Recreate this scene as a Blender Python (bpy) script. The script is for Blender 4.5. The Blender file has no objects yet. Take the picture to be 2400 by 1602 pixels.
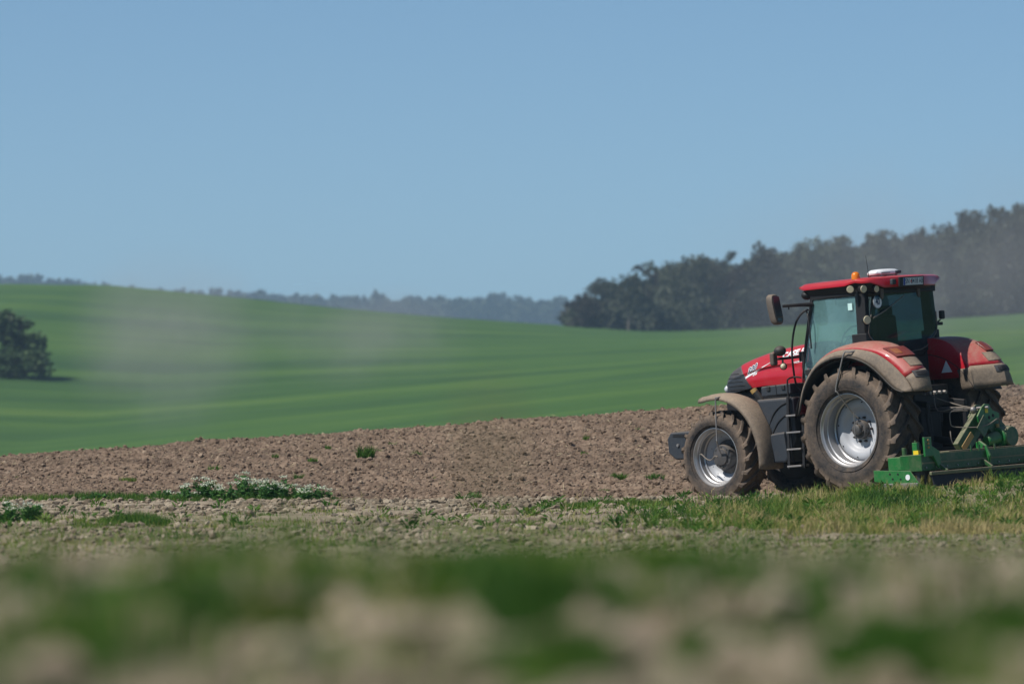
import bpy, bmesh, math, random
import numpy as np
from mathutils import Vector, Matrix
from mathutils.bvhtree import BVHTree

R = math.radians
rng = np.random.default_rng(7)
random.seed(7)
sc = bpy.context.scene
COL = sc.collection

# ------------------------------------------------------------------ camera, sky, sun, exposure
F = 200 / 36 * 2400            # focal length in pixels of a 2400 px wide frame
YH = 1088.0                    # eye level in that frame
cam = bpy.data.cameras.new('camera')
cam.lens = 200; cam.sensor_width = 36; cam.clip_start = 0.1; cam.clip_end = 14000
cam.dof.use_dof = True; cam.dof.focus_distance = 90.6; cam.dof.aperture_fstop = 2.6
cam_o = bpy.data.objects.new('camera', cam); COL.objects.link(cam_o)
cam_o.location = (0, 0, 0)
cam_o.rotation_euler = (R(90) + math.atan((YH - 801) / F), 0, 0)
sc.camera = cam_o

SUN_EL, SUN_AZ = 48.0, -116.0   # azimuth clockwise from the view direction: the sun stands to the left
wd = bpy.data.worlds.new('World'); sc.world = wd; wd.use_nodes = True
wn = wd.node_tree; wn.nodes.clear()
sky = wn.nodes.new('ShaderNodeTexSky'); sky.sky_type = 'NISHITA'; sky.sun_disc = False
sky.sun_elevation = R(SUN_EL); sky.sun_rotation = R(SUN_AZ)
sky.air_density = 0.5; sky.dust_density = 0.0; sky.ozone_density = 5.0
bg = wn.nodes.new('ShaderNodeBackground'); bg.inputs['Strength'].default_value = 0.102
wo = wn.nodes.new('ShaderNodeOutputWorld')
tint = wn.nodes.new('ShaderNodeMix'); tint.data_type = 'RGBA'; tint.blend_type = 'MULTIPLY'; tint.inputs[0].default_value = 1.0; tint.inputs[7].default_value = (0.97, 1.05, 0.96, 1)   # white balance of the whole sky
wn.links.new(sky.outputs[0], tint.inputs[6]); wn.links.new(tint.outputs[2], bg.inputs[0]); wn.links.new(bg.outputs[0], wo.inputs[0])

sl = bpy.data.lights.new('sun', 'SUN'); sl.energy = 5.0; sl.angle = R(0.53); sl.color = (1.0, 0.955, 0.88)
so = bpy.data.objects.new('sun', sl); COL.objects.link(so)
sd = Vector((math.sin(R(SUN_AZ)) * math.cos(R(SUN_EL)), math.cos(R(SUN_AZ)) * math.cos(R(SUN_EL)), math.sin(R(SUN_EL))))
so.rotation_euler = sd.to_track_quat('Z', 'Y').to_euler(); so.location = sd * 60

sc.view_settings.view_transform = 'Standard'; sc.view_settings.look = 'None'
sc.view_settings.exposure = 0.0; sc.view_settings.gamma = 1.0; sc.view_settings.use_curve_mapping = False
cy = sc.cycles
cy.use_denoising = True; cy.max_bounces = 6; cy.transparent_max_bounces = 16; cy.volume_bounces = 0
cy.caustics_reflective = False; cy.caustics_refractive = False

# ------------------------------------------------------------------ material helpers
def new_mat(name):
    m = bpy.data.materials.new(name); m.use_nodes = True
    nt = m.node_tree; b = nt.nodes['Principled BSDF']
    return m, nt, b
def node(nt, t, **kw):
    n = nt.nodes.new(t)
    for k, v in kw.items(): setattr(n, k, v)
    return n
def ramp(nt, fac, stops):
    r = node(nt, 'ShaderNodeValToRGB'); e = r.color_ramp.elements
    while len(e) < len(stops): e.new(0.5)
    for i, (p, c) in enumerate(stops): e[i].position = p; e[i].color = (*c, 1)
    nt.links.new(fac, r.inputs[0]); return r.outputs[0]
def noise(nt, scale, detail=4, coord='Object', mapscale=None, rough=0.55):
    tc = node(nt, 'ShaderNodeTexCoord'); n = node(nt, 'ShaderNodeTexNoise')
    n.inputs['Scale'].default_value = scale; n.inputs['Detail'].default_value = detail
    n.inputs['Roughness'].default_value = rough
    if mapscale:
        mp = node(nt, 'ShaderNodeMapping'); mp.inputs['Scale'].default_value = mapscale
        nt.links.new(tc.outputs[coord], mp.inputs[0]); nt.links.new(mp.outputs[0], n.inputs['Vector'])
    else: nt.links.new(tc.outputs[coord], n.inputs['Vector'])
    return n.outputs['Fac']
def math_n(nt, op, a, b=None, c=None, clamp=False):
    m = node(nt, 'ShaderNodeMath', operation=op, use_clamp=clamp)
    for i, v in enumerate((a, b, c)):
        if v is None: continue
        if isinstance(v, (int, float)): m.inputs[i].default_value = v
        else: nt.links.new(v, m.inputs[i])
    return m.outputs[0]
def mixc(nt, fac, a, b):
    m = node(nt, 'ShaderNodeMix', data_type='RGBA')
    for i, v in ((0, fac), (6, a), (7, b)):
        if isinstance(v, tuple): m.inputs[i].default_value = (*v, 1)
        elif isinstance(v, (int, float)): m.inputs[i].default_value = v
        else: nt.links.new(v, m.inputs[i])
    return m.outputs[2]
DUST = (0.315, 0.240, 0.172)
def dusty(name, base, rough=0.4, metal=0.0, a=0.1, up=0.4, nz=0.5, scale=5.0, dust=DUST, coat=0.0, low=0.0):
    """paint or plastic with settled dust: a = even film, up = share lying on upward faces, nz = patchiness, low = splashed from below"""
    m, nt, b = new_mat(name)
    g = node(nt, 'ShaderNodeNewGeometry'); sx = node(nt, 'ShaderNodeSeparateXYZ'); nt.links.new(g.outputs['Normal'], sx.inputs[0])
    n1 = noise(nt, scale, 6, rough=0.65); n2 = noise(nt, scale * 7, 4)
    f = math_n(nt, 'MULTIPLY_ADD', math_n(nt, 'MAXIMUM', sx.outputs['Z'], 0.0), up, a)
    f = math_n(nt, 'ADD', f, math_n(nt, 'MULTIPLY', math_n(nt, 'SUBTRACT', n1, 0.5), nz))
    f = math_n(nt, 'ADD', f, math_n(nt, 'MULTIPLY', math_n(nt, 'SUBTRACT', n2, 0.5), nz * 0.5), clamp=True)
    c = mixc(nt, f, base, mixc(nt, n2, tuple(v * 0.8 for v in dust), tuple(v * 1.2 for v in dust)))
    nt.links.new(c, b.inputs['Base Color'])
    nt.links.new(math_n(nt, 'MULTIPLY_ADD', f, 0.85 - rough, rough), b.inputs['Roughness'])
    if metal: nt.links.new(math_n(nt, 'MULTIPLY', math_n(nt, 'SUBTRACT', 1.0, f), metal), b.inputs['Metallic'])
    if coat:
        b.inputs['Coat Weight'].default_value = coat; b.inputs['Coat Roughness'].default_value = 0.08
    return m
def plain(name, col, rough=0.5, metal=0.0):
    m, nt, b = new_mat(name)
    n = noise(nt, 14, 4)
    c = mixc(nt, n, tuple(v * 0.86 for v in col), tuple(min(1, v * 1.14) for v in col))
    nt.links.new(c, b.inputs['Base Color']); b.inputs['Roughness'].default_value = rough; b.inputs['Metallic'].default_value = metal
    return m
def glass_mat(name, tint, film_share=0.0):
    m, nt, b = new_mat(name); nt.nodes.remove(b); out = nt.nodes['Material Output']
    t = node(nt, 'ShaderNodeBsdfTransparent'); t.inputs[0].default_value = (*tint, 1)
    gl = node(nt, 'ShaderNodeBsdfGlossy'); gl.inputs['Roughness'].default_value = 0.03; gl.inputs['Color'].default_value = (0.9, 0.95, 1, 1)
    df = node(nt, 'ShaderNodeBsdfDiffuse'); df.inputs[0].default_value = (0.24, 0.44, 0.45, 1)
    g = node(nt, 'ShaderNodeNewGeometry'); dp = node(nt, 'ShaderNodeVectorMath', operation='DOT_PRODUCT'); nt.links.new(g.outputs['Normal'], dp.inputs[0]); nt.links.new(g.outputs['Incoming'], dp.inputs[1])
    fz = math_n(nt, 'POWER', math_n(nt, 'SUBTRACT', 1.0, math_n(nt, 'ABSOLUTE', dp.outputs['Value'])), 5.0); fz = math_n(nt, 'MULTIPLY_ADD', fz, 0.9, 0.04)
    m1 = node(nt, 'ShaderNodeMixShader'); m2 = node(nt, 'ShaderNodeMixShader')
    nt.links.new(math_n(nt, 'MULTIPLY', noise(nt, 2.5, 5), 0.05 + film_share), m1.inputs[0])  # patchy share of the teal diffuse film over the pane
    nt.links.new(t.outputs[0], m1.inputs[1]); nt.links.new(df.outputs[0], m1.inputs[2])
    nt.links.new(fz, m2.inputs[0]); nt.links.new(m1.outputs[0], m2.inputs[1]); nt.links.new(gl.outputs[0], m2.inputs[2])
    nt.links.new(m2.outputs[0], out.inputs[0]); return m
def leaf_mat(name, stops, trans=0.35, attr='tint', rough=0.6, vary=False):
    m, nt, b = new_mat(name); out = nt.nodes['Material Output']
    at = node(nt, 'ShaderNodeAttribute', attribute_name=attr)
    c = ramp(nt, at.outputs['Fac'], stops)
    if vary:
        oi = node(nt, 'ShaderNodeObjectInfo'); hs = node(nt, 'ShaderNodeHueSaturation'); nt.links.new(c, hs.inputs['Color'])
        nt.links.new(math_n(nt, 'MULTIPLY_ADD', oi.outputs['Random'], 0.9, 0.6), hs.inputs['Value']); nt.links.new(math_n(nt, 'MULTIPLY_ADD', oi.outputs['Random'], 0.05, 0.475), hs.inputs['Hue']); c = hs.outputs[0]
    nt.links.new(c, b.inputs['Base Color']); b.inputs['Roughness'].default_value = rough
    b.inputs['Specular IOR Level'].default_value = 0.25
    tr = node(nt, 'ShaderNodeBsdfTranslucent'); nt.links.new(c, tr.inputs[0])
    mx = node(nt, 'ShaderNodeMixShader'); mx.inputs[0].default_value = trans
    nt.links.new(b.outputs[0], mx.inputs[1]); nt.links.new(tr.outputs[0], mx.inputs[2]); nt.links.new(mx.outputs[0], out.inputs[0])
    return m

M = {}
M['red'] = dusty('red_paint', (0.46, 0.006, 0.022), 0.32, a=0.02, up=0.16, nz=0.22, coat=0.35)
M['red_dusty'] = dusty('dusty_red_paint', (0.44, 0.008, 0.02), 0.35, a=-0.02, up=0.72, nz=0.95, scale=3, coat=0.25)
M['plastic'] = dusty('black_plastic', (0.012, 0.013, 0.015), 0.6, a=0.0, up=0.22, nz=0.2)
M['plastic_dusty'] = dusty('dusty_black_plastic', (0.03, 0.03, 0.03), 0.6, a=0.46, up=0.30, nz=0.9, scale=4)
M['plastic_grey'] = dusty('grey_plastic', (0.026, 0.033, 0.044), 0.55, a=0.0, up=0.30, nz=0.25)
M['fender'] = dusty('dusty_fender_plastic', (0.035, 0.033, 0.032), 0.65, a=0.40, up=0.58, nz=0.8, scale=4)
M['black'] = dusty('black_metal', (0.006, 0.006, 0.008), 0.6, a=-0.02, up=0.10, nz=0.12)
M['steel'] = dusty('grey_steel', (0.30, 0.30, 0.31), 0.4, metal=0.7, a=0.15, up=0.3, nz=0.4)
M['rim'] = dusty('silver_rim_paint', (0.44, 0.44, 0.45), 0.32, metal=0.7, a=0.05, up=0.16, nz=0.45, scale=4)
M['disc'] = dusty('light_grey_disc_paint', (0.46, 0.48, 0.52), 0.42, a=0.05, up=0.10, nz=0.4, scale=6)
M['hub'] = dusty('dark_hub_metal', (0.045, 0.05, 0.058), 0.45, a=0.10, up=0.25, nz=0.4, scale=14)
M['nut'] = plain('dark_nut_steel', (0.06, 0.05, 0.05), 0.4, 0.6)
M['green'] = dusty('shaded_green_paint', (0.006, 0.078, 0.014), 0.5, a=0.06, up=0.6, nz=0.8, scale=3, coat=0.2)  # base set darker, putting the shade of the rear faces into the paint
M['green_clean_lit'] = dusty('lit_clean_green_paint', (0.010, 0.15, 0.030), 0.4, a=0.03, up=0.5, nz=0.6, scale=6, coat=0.2)  # less dust, and a brighter base standing for the sunlit parts
M['yellow'] = plain('yellow_sticker', (0.75, 0.55, 0.02), 0.45)
M['ochre'] = dusty('ochre_dust', (0.42, 0.25, 0.04), 0.7, a=0.3, up=0.2, nz=0.4)
M['white'] = plain('white_film', (0.78, 0.80, 0.82), 0.4)
M['gps'] = plain('white_gps_plastic', (0.82, 0.83, 0.84), 0.3)
M['navy'] = plain('navy_film', (0.015, 0.03, 0.09), 0.4)
M['euro'] = plain('blue_plate_band', (0.02, 0.05, 0.30), 0.4)
M['plate'] = dusty('plate_white', (0.62, 0.66, 0.70), 0.4, a=0.12, up=0.1, nz=0.3)
M['redmark'] = plain('red_print', (0.6, 0.03, 0.03), 0.4)
M['lamp'] = plain('dusty_lamp_lens', (0.60, 0.54, 0.38), 0.3)
M['headlamp'] = plain('clear_lamp_lens', (0.55, 0.58, 0.62), 0.15)
M['amber'] = plain('amber_lens', (0.78, 0.20, 0.008), 0.22)
M['amber_d'] = dusty('dusty_amber_lens', (0.26, 0.065, 0.01), 0.3, a=0.05, up=0.12, nz=0.3)
M['taillamp'] = dusty('red_tail_lens', (0.16, 0.012, 0.012), 0.25, a=0.05, up=0.12, nz=0.3)
M['glass'] = glass_mat('tinted_door_glass', (0.86, 0.95, 0.945), 0.42)
M['glass_rear'] = glass_mat('tinted_rear_glass', (0.42, 0.58, 0.70), 0.02)
M['seat'] = plain('dark_seat_fabric', (0.018, 0.019, 0.024), 0.85)
M['liner'] = plain('dark_cab_lining', (0.03, 0.032, 0.036), 0.8)
M['sticker_teal'] = plain('pale_teal_sticker', (0.55, 0.80, 0.78), 0.5)
M['grip'] = dusty('dusty_mirror_shell', (0.045, 0.042, 0.042), 0.6, a=0.22, up=0.4, nz=0.4)
M['mirror_face'] = plain('mirror_face', (0.10, 0.11, 0.12), 0.25, 0.6)
M['deck'] = dusty('dust_covered_steel', (0.02, 0.10, 0.03), 0.8, a=0.45, up=0.5, nz=0.4)
M['hose'] = dusty('grey_hose', (0.10, 0.10, 0.10), 0.55, a=0.25, up=0.3, nz=0.4)

def tyre_mat(name, r_sh, r_side):
    m, nt, b = new_mat(name)
    tc = node(nt, 'ShaderNodeTexCoord'); s = node(nt, 'ShaderNodeSeparateXYZ'); nt.links.new(tc.outputs['Object'], s.inputs[0])
    rr = math_n(nt, 'SQRT', math_n(nt, 'ADD', math_n(nt, 'MULTIPLY', s.outputs[0], s.outputs[0]), math_n(nt, 'MULTIPLY', s.outputs[2], s.outputs[2])))
    n1 = noise(nt, 5, 6, rough=0.7); n2 = noise(nt, 30, 4)
    sh = math_n(nt, 'SUBTRACT', 1.0, math_n(nt, 'MULTIPLY', math_n(nt, 'ABSOLUTE', math_n(nt, 'SUBTRACT', rr, r_sh)), 9.0), clamp=True)
    f = math_n(nt, 'MULTIPLY_ADD', sh, 0.34, 0.14)
    f = math_n(nt, 'ADD', f, math_n(nt, 'MULTIPLY', math_n(nt, 'SUBTRACT', n1, 0.5), 0.85))
    f = math_n(nt, 'ADD', f, math_n(nt, 'MULTIPLY', math_n(nt, 'SUBTRACT', n2, 0.5), 0.35), clamp=True)
    c = mixc(nt, f, (0.016, 0.016, 0.018), (0.30, 0.215, 0.15))
    nt.links.new(c, b.inputs['Base Color']); b.inputs['Roughness'].default_value = 0.85
    bp = node(nt, 'ShaderNodeBump'); bp.inputs['Strength'].default_value = 0.4; bp.inputs['Distance'].default_value = 0.01
    nt.links.new(n2, bp.inputs['Height']); nt.links.new(bp.outputs[0], b.inputs['Normal'])
    return m
M['tyre_rear'] = tyre_mat('dusty_rear_tyre_rubber', 0.90, 0.7)
M['tyre_front'] = tyre_mat('dusty_front_tyre_rubber', 0.68, 0.55)

# ------------------------------------------------------------------ mesh helpers
def tag(o, label=None, cat=None, group=None, kind=None):
    for k, v in (('label', label), ('category', cat), ('group', group), ('kind', kind)):
        if v: o[k] = v
    return o
def link(name, me, parent=None, loc=None):
    o = bpy.data.objects.new(name, me); COL.objects.link(o)
    if parent: o.parent = parent
    if loc: o.location = loc
    return o
def empty(name, mat=None, loc=None):
    o = bpy.data.objects.new(name, None); COL.objects.link(o); o.empty_display_size = 0.3
    if mat is not None: o.matrix_world = mat
    if loc is not None: o.location = loc
    return o
def np_mesh(name, V, Fc, mat, smooth=False, tint=None, extra=None):
    V = np.asarray(V, np.float32); Fc = np.asarray(Fc, np.int32); k = Fc.shape[1]
    me = bpy.data.meshes.new(name)
    me.vertices.add(len(V)); me.vertices.foreach_set('co', V.ravel())
    me.loops.add(Fc.size); me.loops.foreach_set('vertex_index', Fc.ravel())
    me.polygons.add(len(Fc)); me.polygons.foreach_set('loop_start', np.arange(0, Fc.size, k, dtype=np.int32))
    me.polygons.foreach_set('loop_total', np.full(len(Fc), k, np.int32))
    me.polygons.foreach_set('use_smooth', np.full(len(Fc), smooth, bool))
    me.update(calc_edges=True)
    for nm, arr in ([('tint', tint)] if tint is not None else []) + (list(extra.items()) if extra else []):
        a = me.attributes.new(nm, 'FLOAT', 'POINT'); a.data.foreach_set('value', np.asarray(arr, np.float32))
    me.materials.append(mat)
    return me

class MB:
    def __init__(s): s.v = []; s.f = []; s.cuts = []
    def add(s, vs, fs):
        n = len(s.v); s.cuts.append((n, len(s.f))); s.v += [tuple(v) for v in vs]; s.f += [tuple(i + n for i in f) for f in fs]; return s
    def box(s, c, d, rot=None):
        x, y, z = (q / 2 for q in d)
        vs = [Vector((a * x, b * y, e * z)) for e in (-1, 1) for a, b in ((-1, -1), (1, -1), (1, 1), (-1, 1))]
        if rot is not None: vs = [rot @ v for v in vs]
        c = Vector(c); vs = [v + c for v in vs]
        return s.add(vs, [(3, 2, 1, 0), (4, 5, 6, 7), (0, 1, 5, 4), (1, 2, 6, 5), (2, 3, 7, 6), (3, 0, 4, 7)])
    def bar(s, p, q, w, h, up=(0, 0, 1)):
        p, q = Vector(p), Vector(q); d = (q - p); L = d.length; d.normalize()
        sx = d.cross(Vector(up)); sx = sx.normalized() if sx.length > 1e-4 else Vector((1, 0, 0)); uz = sx.cross(d)
        vs = [b + sx * a * w / 2 + uz * e * h / 2 for b in (p, q) for a, e in ((-1, -1), (1, -1), (1, 1), (-1, 1))]
        return s.add(vs, [(0, 1, 2, 3), (7, 6, 5, 4), (0, 4, 5, 1), (1, 5, 6, 2), (2, 6, 7, 3), (3, 7, 4, 0)])
    def prism(s, poly, axis, a, b):
        """poly in the two other axes (in order), extruded along axis from a to b"""
        n = len(poly); o = [i for i in range(3) if i != axis]; vs = []
        for d in (a, b):
            for p in poly:
                v = [0, 0, 0]; v[axis] = d; v[o[0]], v[o[1]] = p; vs.append(v)
        fs = [tuple(range(n)), tuple(range(2 * n - 1, n - 1, -1))] + [(i, i + n, (i + 1) % n + n, (i + 1) % n) for i in range(n)]
        return s.add(vs, fs)
    def rings(s, rs, closed=True, caps=True):
        n = len(rs[0]); base = len(s.v); vs = [p for r in rs for p in r]; fs = []
        for i in range(len(rs) - 1):
            for j in range(n if closed else n - 1):
                k = (j + 1) % n
                fs.append((i * n + j, i * n + k, (i + 1) * n + k, (i + 1) * n + j))
        if caps and closed: fs += [tuple(range(n - 1, -1, -1)), tuple((len(rs) - 1) * n + j for j in range(n))]
        return s.add(vs, fs)
    def cyl(s, p, q, r, n=12, r2=None):
        return s.tube([p, q], [r, r if r2 is None else r2], n)
    def tube(s, pts, r, n=8):
        pts = [Vector(p) for p in pts]; rs = []; ref = None
        for i, p in enumerate(pts):
            d = (pts[min(i + 1, len(pts) - 1)] - pts[max(i - 1, 0)]).normalized()
            if ref is None: ref = Vector((0, 0, 1)) if abs(d.z) < 0.9 else Vector((1, 0, 0))
            a = (ref - d * ref.dot(d)).normalized(); ref = a; b = d.cross(a)
            rad = r[i] if isinstance(r, (list, tuple)) else r
            rs.append([p + (a * math.cos(t) + b * math.sin(t)) * rad for t in (2 * math.pi * k / n for k in range(n))])
        return s.rings(rs)
    def lathe(s, prof, n=48, closed=False, c=(0, 0, 0)):
        """prof: (radius, y); about the y axis"""
        rs = [[(c[0] + r * math.cos(2 * math.pi * k / n), c[1] + y, c[2] + r * math.sin(2 * math.pi * k / n)) for k in range(n)] for r, y in prof]
        if closed: rs = rs + [rs[0]]
        return s.rings(rs, caps=False)
    def ball(s, c, rx, ry, rz, n=16, m=10, half=False):
        rs = []
        for i in range(m + 1):
            t = (math.pi / 2 if half else math.pi) * i / m
            rr = max(math.sin(t), 1e-3)
            rs.append([(c[0] + rx * rr * math.cos(2 * math.pi * k / n), c[1] + ry * rr * math.sin(2 * math.pi * k / n), c[2] + rz * math.cos(t)) for k in range(n)])
        return s.rings(rs)
    def build_each(s, name, mat, parent=None, **kw):
        ends = s.cuts[1:] + [(len(s.v), len(s.f))]; out = []
        for (a, b), (c, d) in zip(s.cuts, ends):
            m = MB(); m.v = s.v[a:c]; m.f = [tuple(i - a for i in f) for f in s.f[b:d]]; out.append(m.build(name, mat, parent, **kw))
        return out
    def build(s, name, mat, parent=None, smooth=False, bevel=0.0, loc=None, seg=2, solid=0.0):
        me = bpy.data.meshes.new(name); me.from_pydata(s.v, [], s.f); me.materials.append(mat)
        bm = bmesh.new(); bm.from_mesh(me); bmesh.ops.recalc_face_normals(bm, faces=bm.faces); bm.to_mesh(me); bm.free()
        o = link(name, me, parent, loc)
        if solid:
            md = o.modifiers.new('solid', 'SOLIDIFY'); md.thickness = solid; md.offset = -1
        if bevel:
            md = o.modifiers.new('bevel', 'BEVEL'); md.width = bevel; md.segments = seg; md.limit_method = 'ANGLE'; md.angle_limit = R(35)
        if smooth:
            me.polygons.foreach_set('use_smooth', [True] * len(me.polygons))
            try: me.set_sharp_from_angle(angle=R(42))
            except Exception: pass
        return o
def dup(o, parent, loc=None, scale=None):
    c = o.copy(); COL.objects.link(c); c.parent = parent
    if loc is not None: c.location = loc
    if scale is not None: c.scale = scale
    for ch in list(o.children): dup(ch, c)
    return c
def catmull(pts, n=6):
    P = [Vector(p) for p in pts]; P = [2 * P[0] - P[1]] + P + [2 * P[-1] - P[-2]]; out = []
    for i in range(1, len(P) - 2):
        for k in range(n):
            t = k / n; a, b, c, d = P[i - 1:i + 3]
            out.append(0.5 * ((2 * b) + (c - a) * t + (2 * a - 5 * b + 4 * c - d) * t * t + (3 * b - a - 3 * c + d) * t ** 3))
    return out + [P[-2]]
def text_mesh(txt, size, shear=0.0, offset=0.0, spacing=1.0, extrude=0.0, cuts=0, sx=1.0):
    cu = bpy.data.curves.new('lettering', 'FONT'); cu.body = txt; cu.size = size; cu.shear = shear; cu.offset = offset
    cu.space_character = spacing; cu.extrude = extrude; cu.align_x = 'CENTER'; cu.align_y = 'CENTER'; cu.resolution_u = 3
    ob = bpy.data.objects.new('lettering', cu); COL.objects.link(ob)
    bpy.context.view_layer.update()
    me = bpy.data.meshes.new_from_object(ob.evaluated_get(bpy.context.evaluated_depsgraph_get()))
    bpy.data.objects.remove(ob); bpy.data.curves.remove(cu)
    bm = bmesh.new(); bm.from_mesh(me)
    if cuts:
        bmesh.ops.triangulate(bm, faces=bm.faces); bmesh.ops.subdivide_edges(bm, edges=bm.edges, cuts=cuts, use_grid_fill=True)
    for v in bm.verts: v.co.x *= sx
    bm.to_mesh(me); bm.free(); me.materials.clear(); return me

# ------------------------------------------------------------------ terrain
TAB = rng.random((256, 256)).astype(np.float32)
def vnoise(x, y, seed=0):
    xi = np.floor(x).astype(int); yi = np.floor(y).astype(int); fx = x - xi; fy = y - yi
    fx = fx * fx * (3 - 2 * fx); fy = fy * fy * (3 - 2 * fy)
    g = lambda a, b: TAB[(a + seed * 17) & 255, (b + seed * 31) & 255]
    return (g(xi, yi) * (1 - fx) + g(xi + 1, yi) * fx) * (1 - fy) + (g(xi, yi + 1) * (1 - fx) + g(xi + 1, yi + 1) * fx) * fy
def fbm(x, y, seed=0, oct=4):
    s = 0; a = 0.5; t = 0
    for o in range(oct):
        s = s + a * (vnoise(x * 2 ** o, y * 2 ** o, seed + o) - 0.5); t += a; a *= 0.55
    return s / t * 2          # about -1..1
def clodnoise(x, y, cell, seed=0):
    """rounded lumps, one per cell"""
    X = x / cell; Y = y / cell; xi = np.floor(X).astype(int); yi = np.floor(Y).astype(int); best = np.zeros_like(X)
    for dx in (-1, 0, 1):
        for dy in (-1, 0, 1):
            a, b = xi + dx, yi + dy
            px = a + TAB[(a + seed) & 255, (b + 7) & 255]; py = b + TAB[(a + 91) & 255, (b + seed + 13) & 255]
            r = 0.35 + 0.55 * TAB[(a + 5) & 255, (b + seed * 3) & 255]; hh = 0.3 + 0.7 * TAB[(a + 40 + seed) & 255, (b + 77) & 255]
            d2 = ((X - px) ** 2 + (Y - py) ** 2) / (r * r)
            best = np.maximum(best, np.sqrt(np.clip(1 - d2, 0, 1)) * hh * r)
    return best
def sm(t): t = np.clip(t, 0, 1); return t * t * (3 - 2 * t)
RY, FY = 1250.0, 5200.0      # distance of the wheat ridge and of the far hills
def zr_f(x):
    px = np.array([-700, 0, 260, 480, 700, 900, 1100, 1330, 1500, 1700, 1850, 2050, 2250, 2400, 3000]); py = np.array([690, 665, 668, 690, 712, 730, 748, 766, 776, 773, 764, 752, 740, 728, 700])
    X = (px - 1200) * RY / F; Zv = (YH - py) * RY / F
    return np.interp(x, X, Zv)
def zf_f(x):
    px = np.array([-900, 0, 130, 260, 480, 700, 1000, 1340, 2400, 3300]); py = np.array([735, 712, 718, 732, 752, 758, 764, 768, 772, 780])
    return np.interp(x, (px - 1200) * FY / F, (YH - py) * FY / F)
def H(x, y):
    x = np.asarray(x, float); y = np.asarray(y, float)
    near = np.interp(y, [-60, 0, 5, 7.5, 10, 12, 13.5, 16, 22, 30, 45, 60, 75, 85, 90], [-.5, -.49, -.44, -.360, -.300, -.265, -.262, -.33, -.56, -.76, -.88, -.82, -.74, -.66, -.60])
    t = x - 3.54; pl = 0.5 * (t + np.sqrt(t * t + 0.35))
    z91 = -0.603 + 0.0785 * pl - 0.0785 * 0.03 - 0.012
    z = near + (z91 + 0.603) * sm((y - 74) / 14)
    z = np.where(y > 88, near * (1 - sm((y - 88) / 2)) + (-0.603) * sm((y - 88) / 2) + (z91 + .603), z)
    crest = 0.117 + 0.0703 * (x + 10.8); crest = np.clip(crest, -2.5, 4.5)
    s = np.clip((y - 94) / 26, 0, 1); g = 1.12 * s - 0.12 * s * s
    z = np.where(y > 94, z91 + (crest - z91) * g, z)
    z = np.where(y > 119, z - 1.5 * sm((y - 119) / 26), z)
    zb = crest - 1.5; zr = zr_f(x); s = np.clip((y - 145) / (RY - 145), 0, 1)
    a0 = (zb - 0.0) / 145.0; g2 = 1 - (1 - s) ** 1.7
    z = np.where(y > 145, y * (a0 + (zr / RY - a0) * g2), z)
    z = np.where(y > RY, zr - 22 * sm((y - RY) / 700), z)
    z = np.where(y > 2600, (zr - 22) + (zf_f(x) - zr + 22) * sm((y - 2600) / (FY - 2600)), z)
    return z

def soil_mat(name, stops, nscale=2.0, bump=0.5, green=None):
    m, nt, b = new_mat(name)
    n1 = noise(nt, nscale, 8, rough=0.7); n2 = noise(nt, nscale * 12, 5, rough=0.65)
    f = math_n(nt, 'ADD', math_n(nt, 'MULTIPLY', n1, 0.55), math_n(nt, 'MULTIPLY', n2, 0.45))
    c = ramp(nt, f, stops)
    big = noise(nt, 0.35, 3, rough=0.5); hv = node(nt, 'ShaderNodeHueSaturation'); nt.links.new(c, hv.inputs['Color']); nt.links.new(math_n(nt, 'MULTIPLY_ADD', big, 1.3, 0.33), hv.inputs['Value']); c = hv.outputs[0]
    if green:
        at = node(nt, 'ShaderNodeAttribute', attribute_name='green')
        gc = mixc(nt, n2, green[0], green[1]); c = mixc(nt, at.outputs['Fac'], c, gc)
    nt.links.new(c, b.inputs['Base Color']); b.inputs['Roughness'].default_value = 0.95; b.inputs['Specular IOR Level'].default_value = 0.1
    bp = node(nt, 'ShaderNodeBump'); bp.inputs['Strength'].default_value = bump; bp.inputs['Distance'].default_value = 0.03
    nt.links.new(n2, bp.inputs['Height']); nt.links.new(bp.outputs[0], b.inputs['Normal'])
    return m
BROWN = [(0.25, (0.080, 0.054, 0.038)), (0.45, (0.170, 0.120, 0.086)), (0.60, (0.240, 0.176, 0.128)), (0.8, (0.37, 0.285, 0.21))]
PALE = [(0.25, (0.15, 0.115, 0.082)), (0.5, (0.29, 0.238, 0.175)), (0.75, (0.46, 0.395, 0.30))]
M['soil'] = soil_mat('ploughed_brown_soil', BROWN, 1.2, 0.6)
M['pale_soil'] = soil_mat('dry_pale_soil', PALE, 1.5, 0.6, green=((0.05, 0.085, 0.022), (0.16, 0.15, 0.06)))
M['fore_soil'] = soil_mat('foreground_dry_soil', PALE, 4, 0.6, green=((0.03, 0.08, 0.012), (0.09, 0.16, 0.03)))

def grid(name, xs, ys, zf, mat, smooth=True, green=None):
    X, Y = np.meshgrid(xs, ys); Zv = zf(X, Y); nx, ny = len(xs), len(ys)
    V = np.stack([X, Y, Zv], -1).reshape(-1, 3)
    i = (np.arange(ny - 1)[:, None] * nx + np.arange(nx - 1)[None, :]).ravel()
    Fc = np.stack([i, i + 1, i + nx + 1, i + nx], 1)
    ex = {'green': green(X, Y).ravel()} if green is not None else None
    me = np_mesh(name, V, Fc, mat, smooth, extra=ex)
    return link(name, me)

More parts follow.
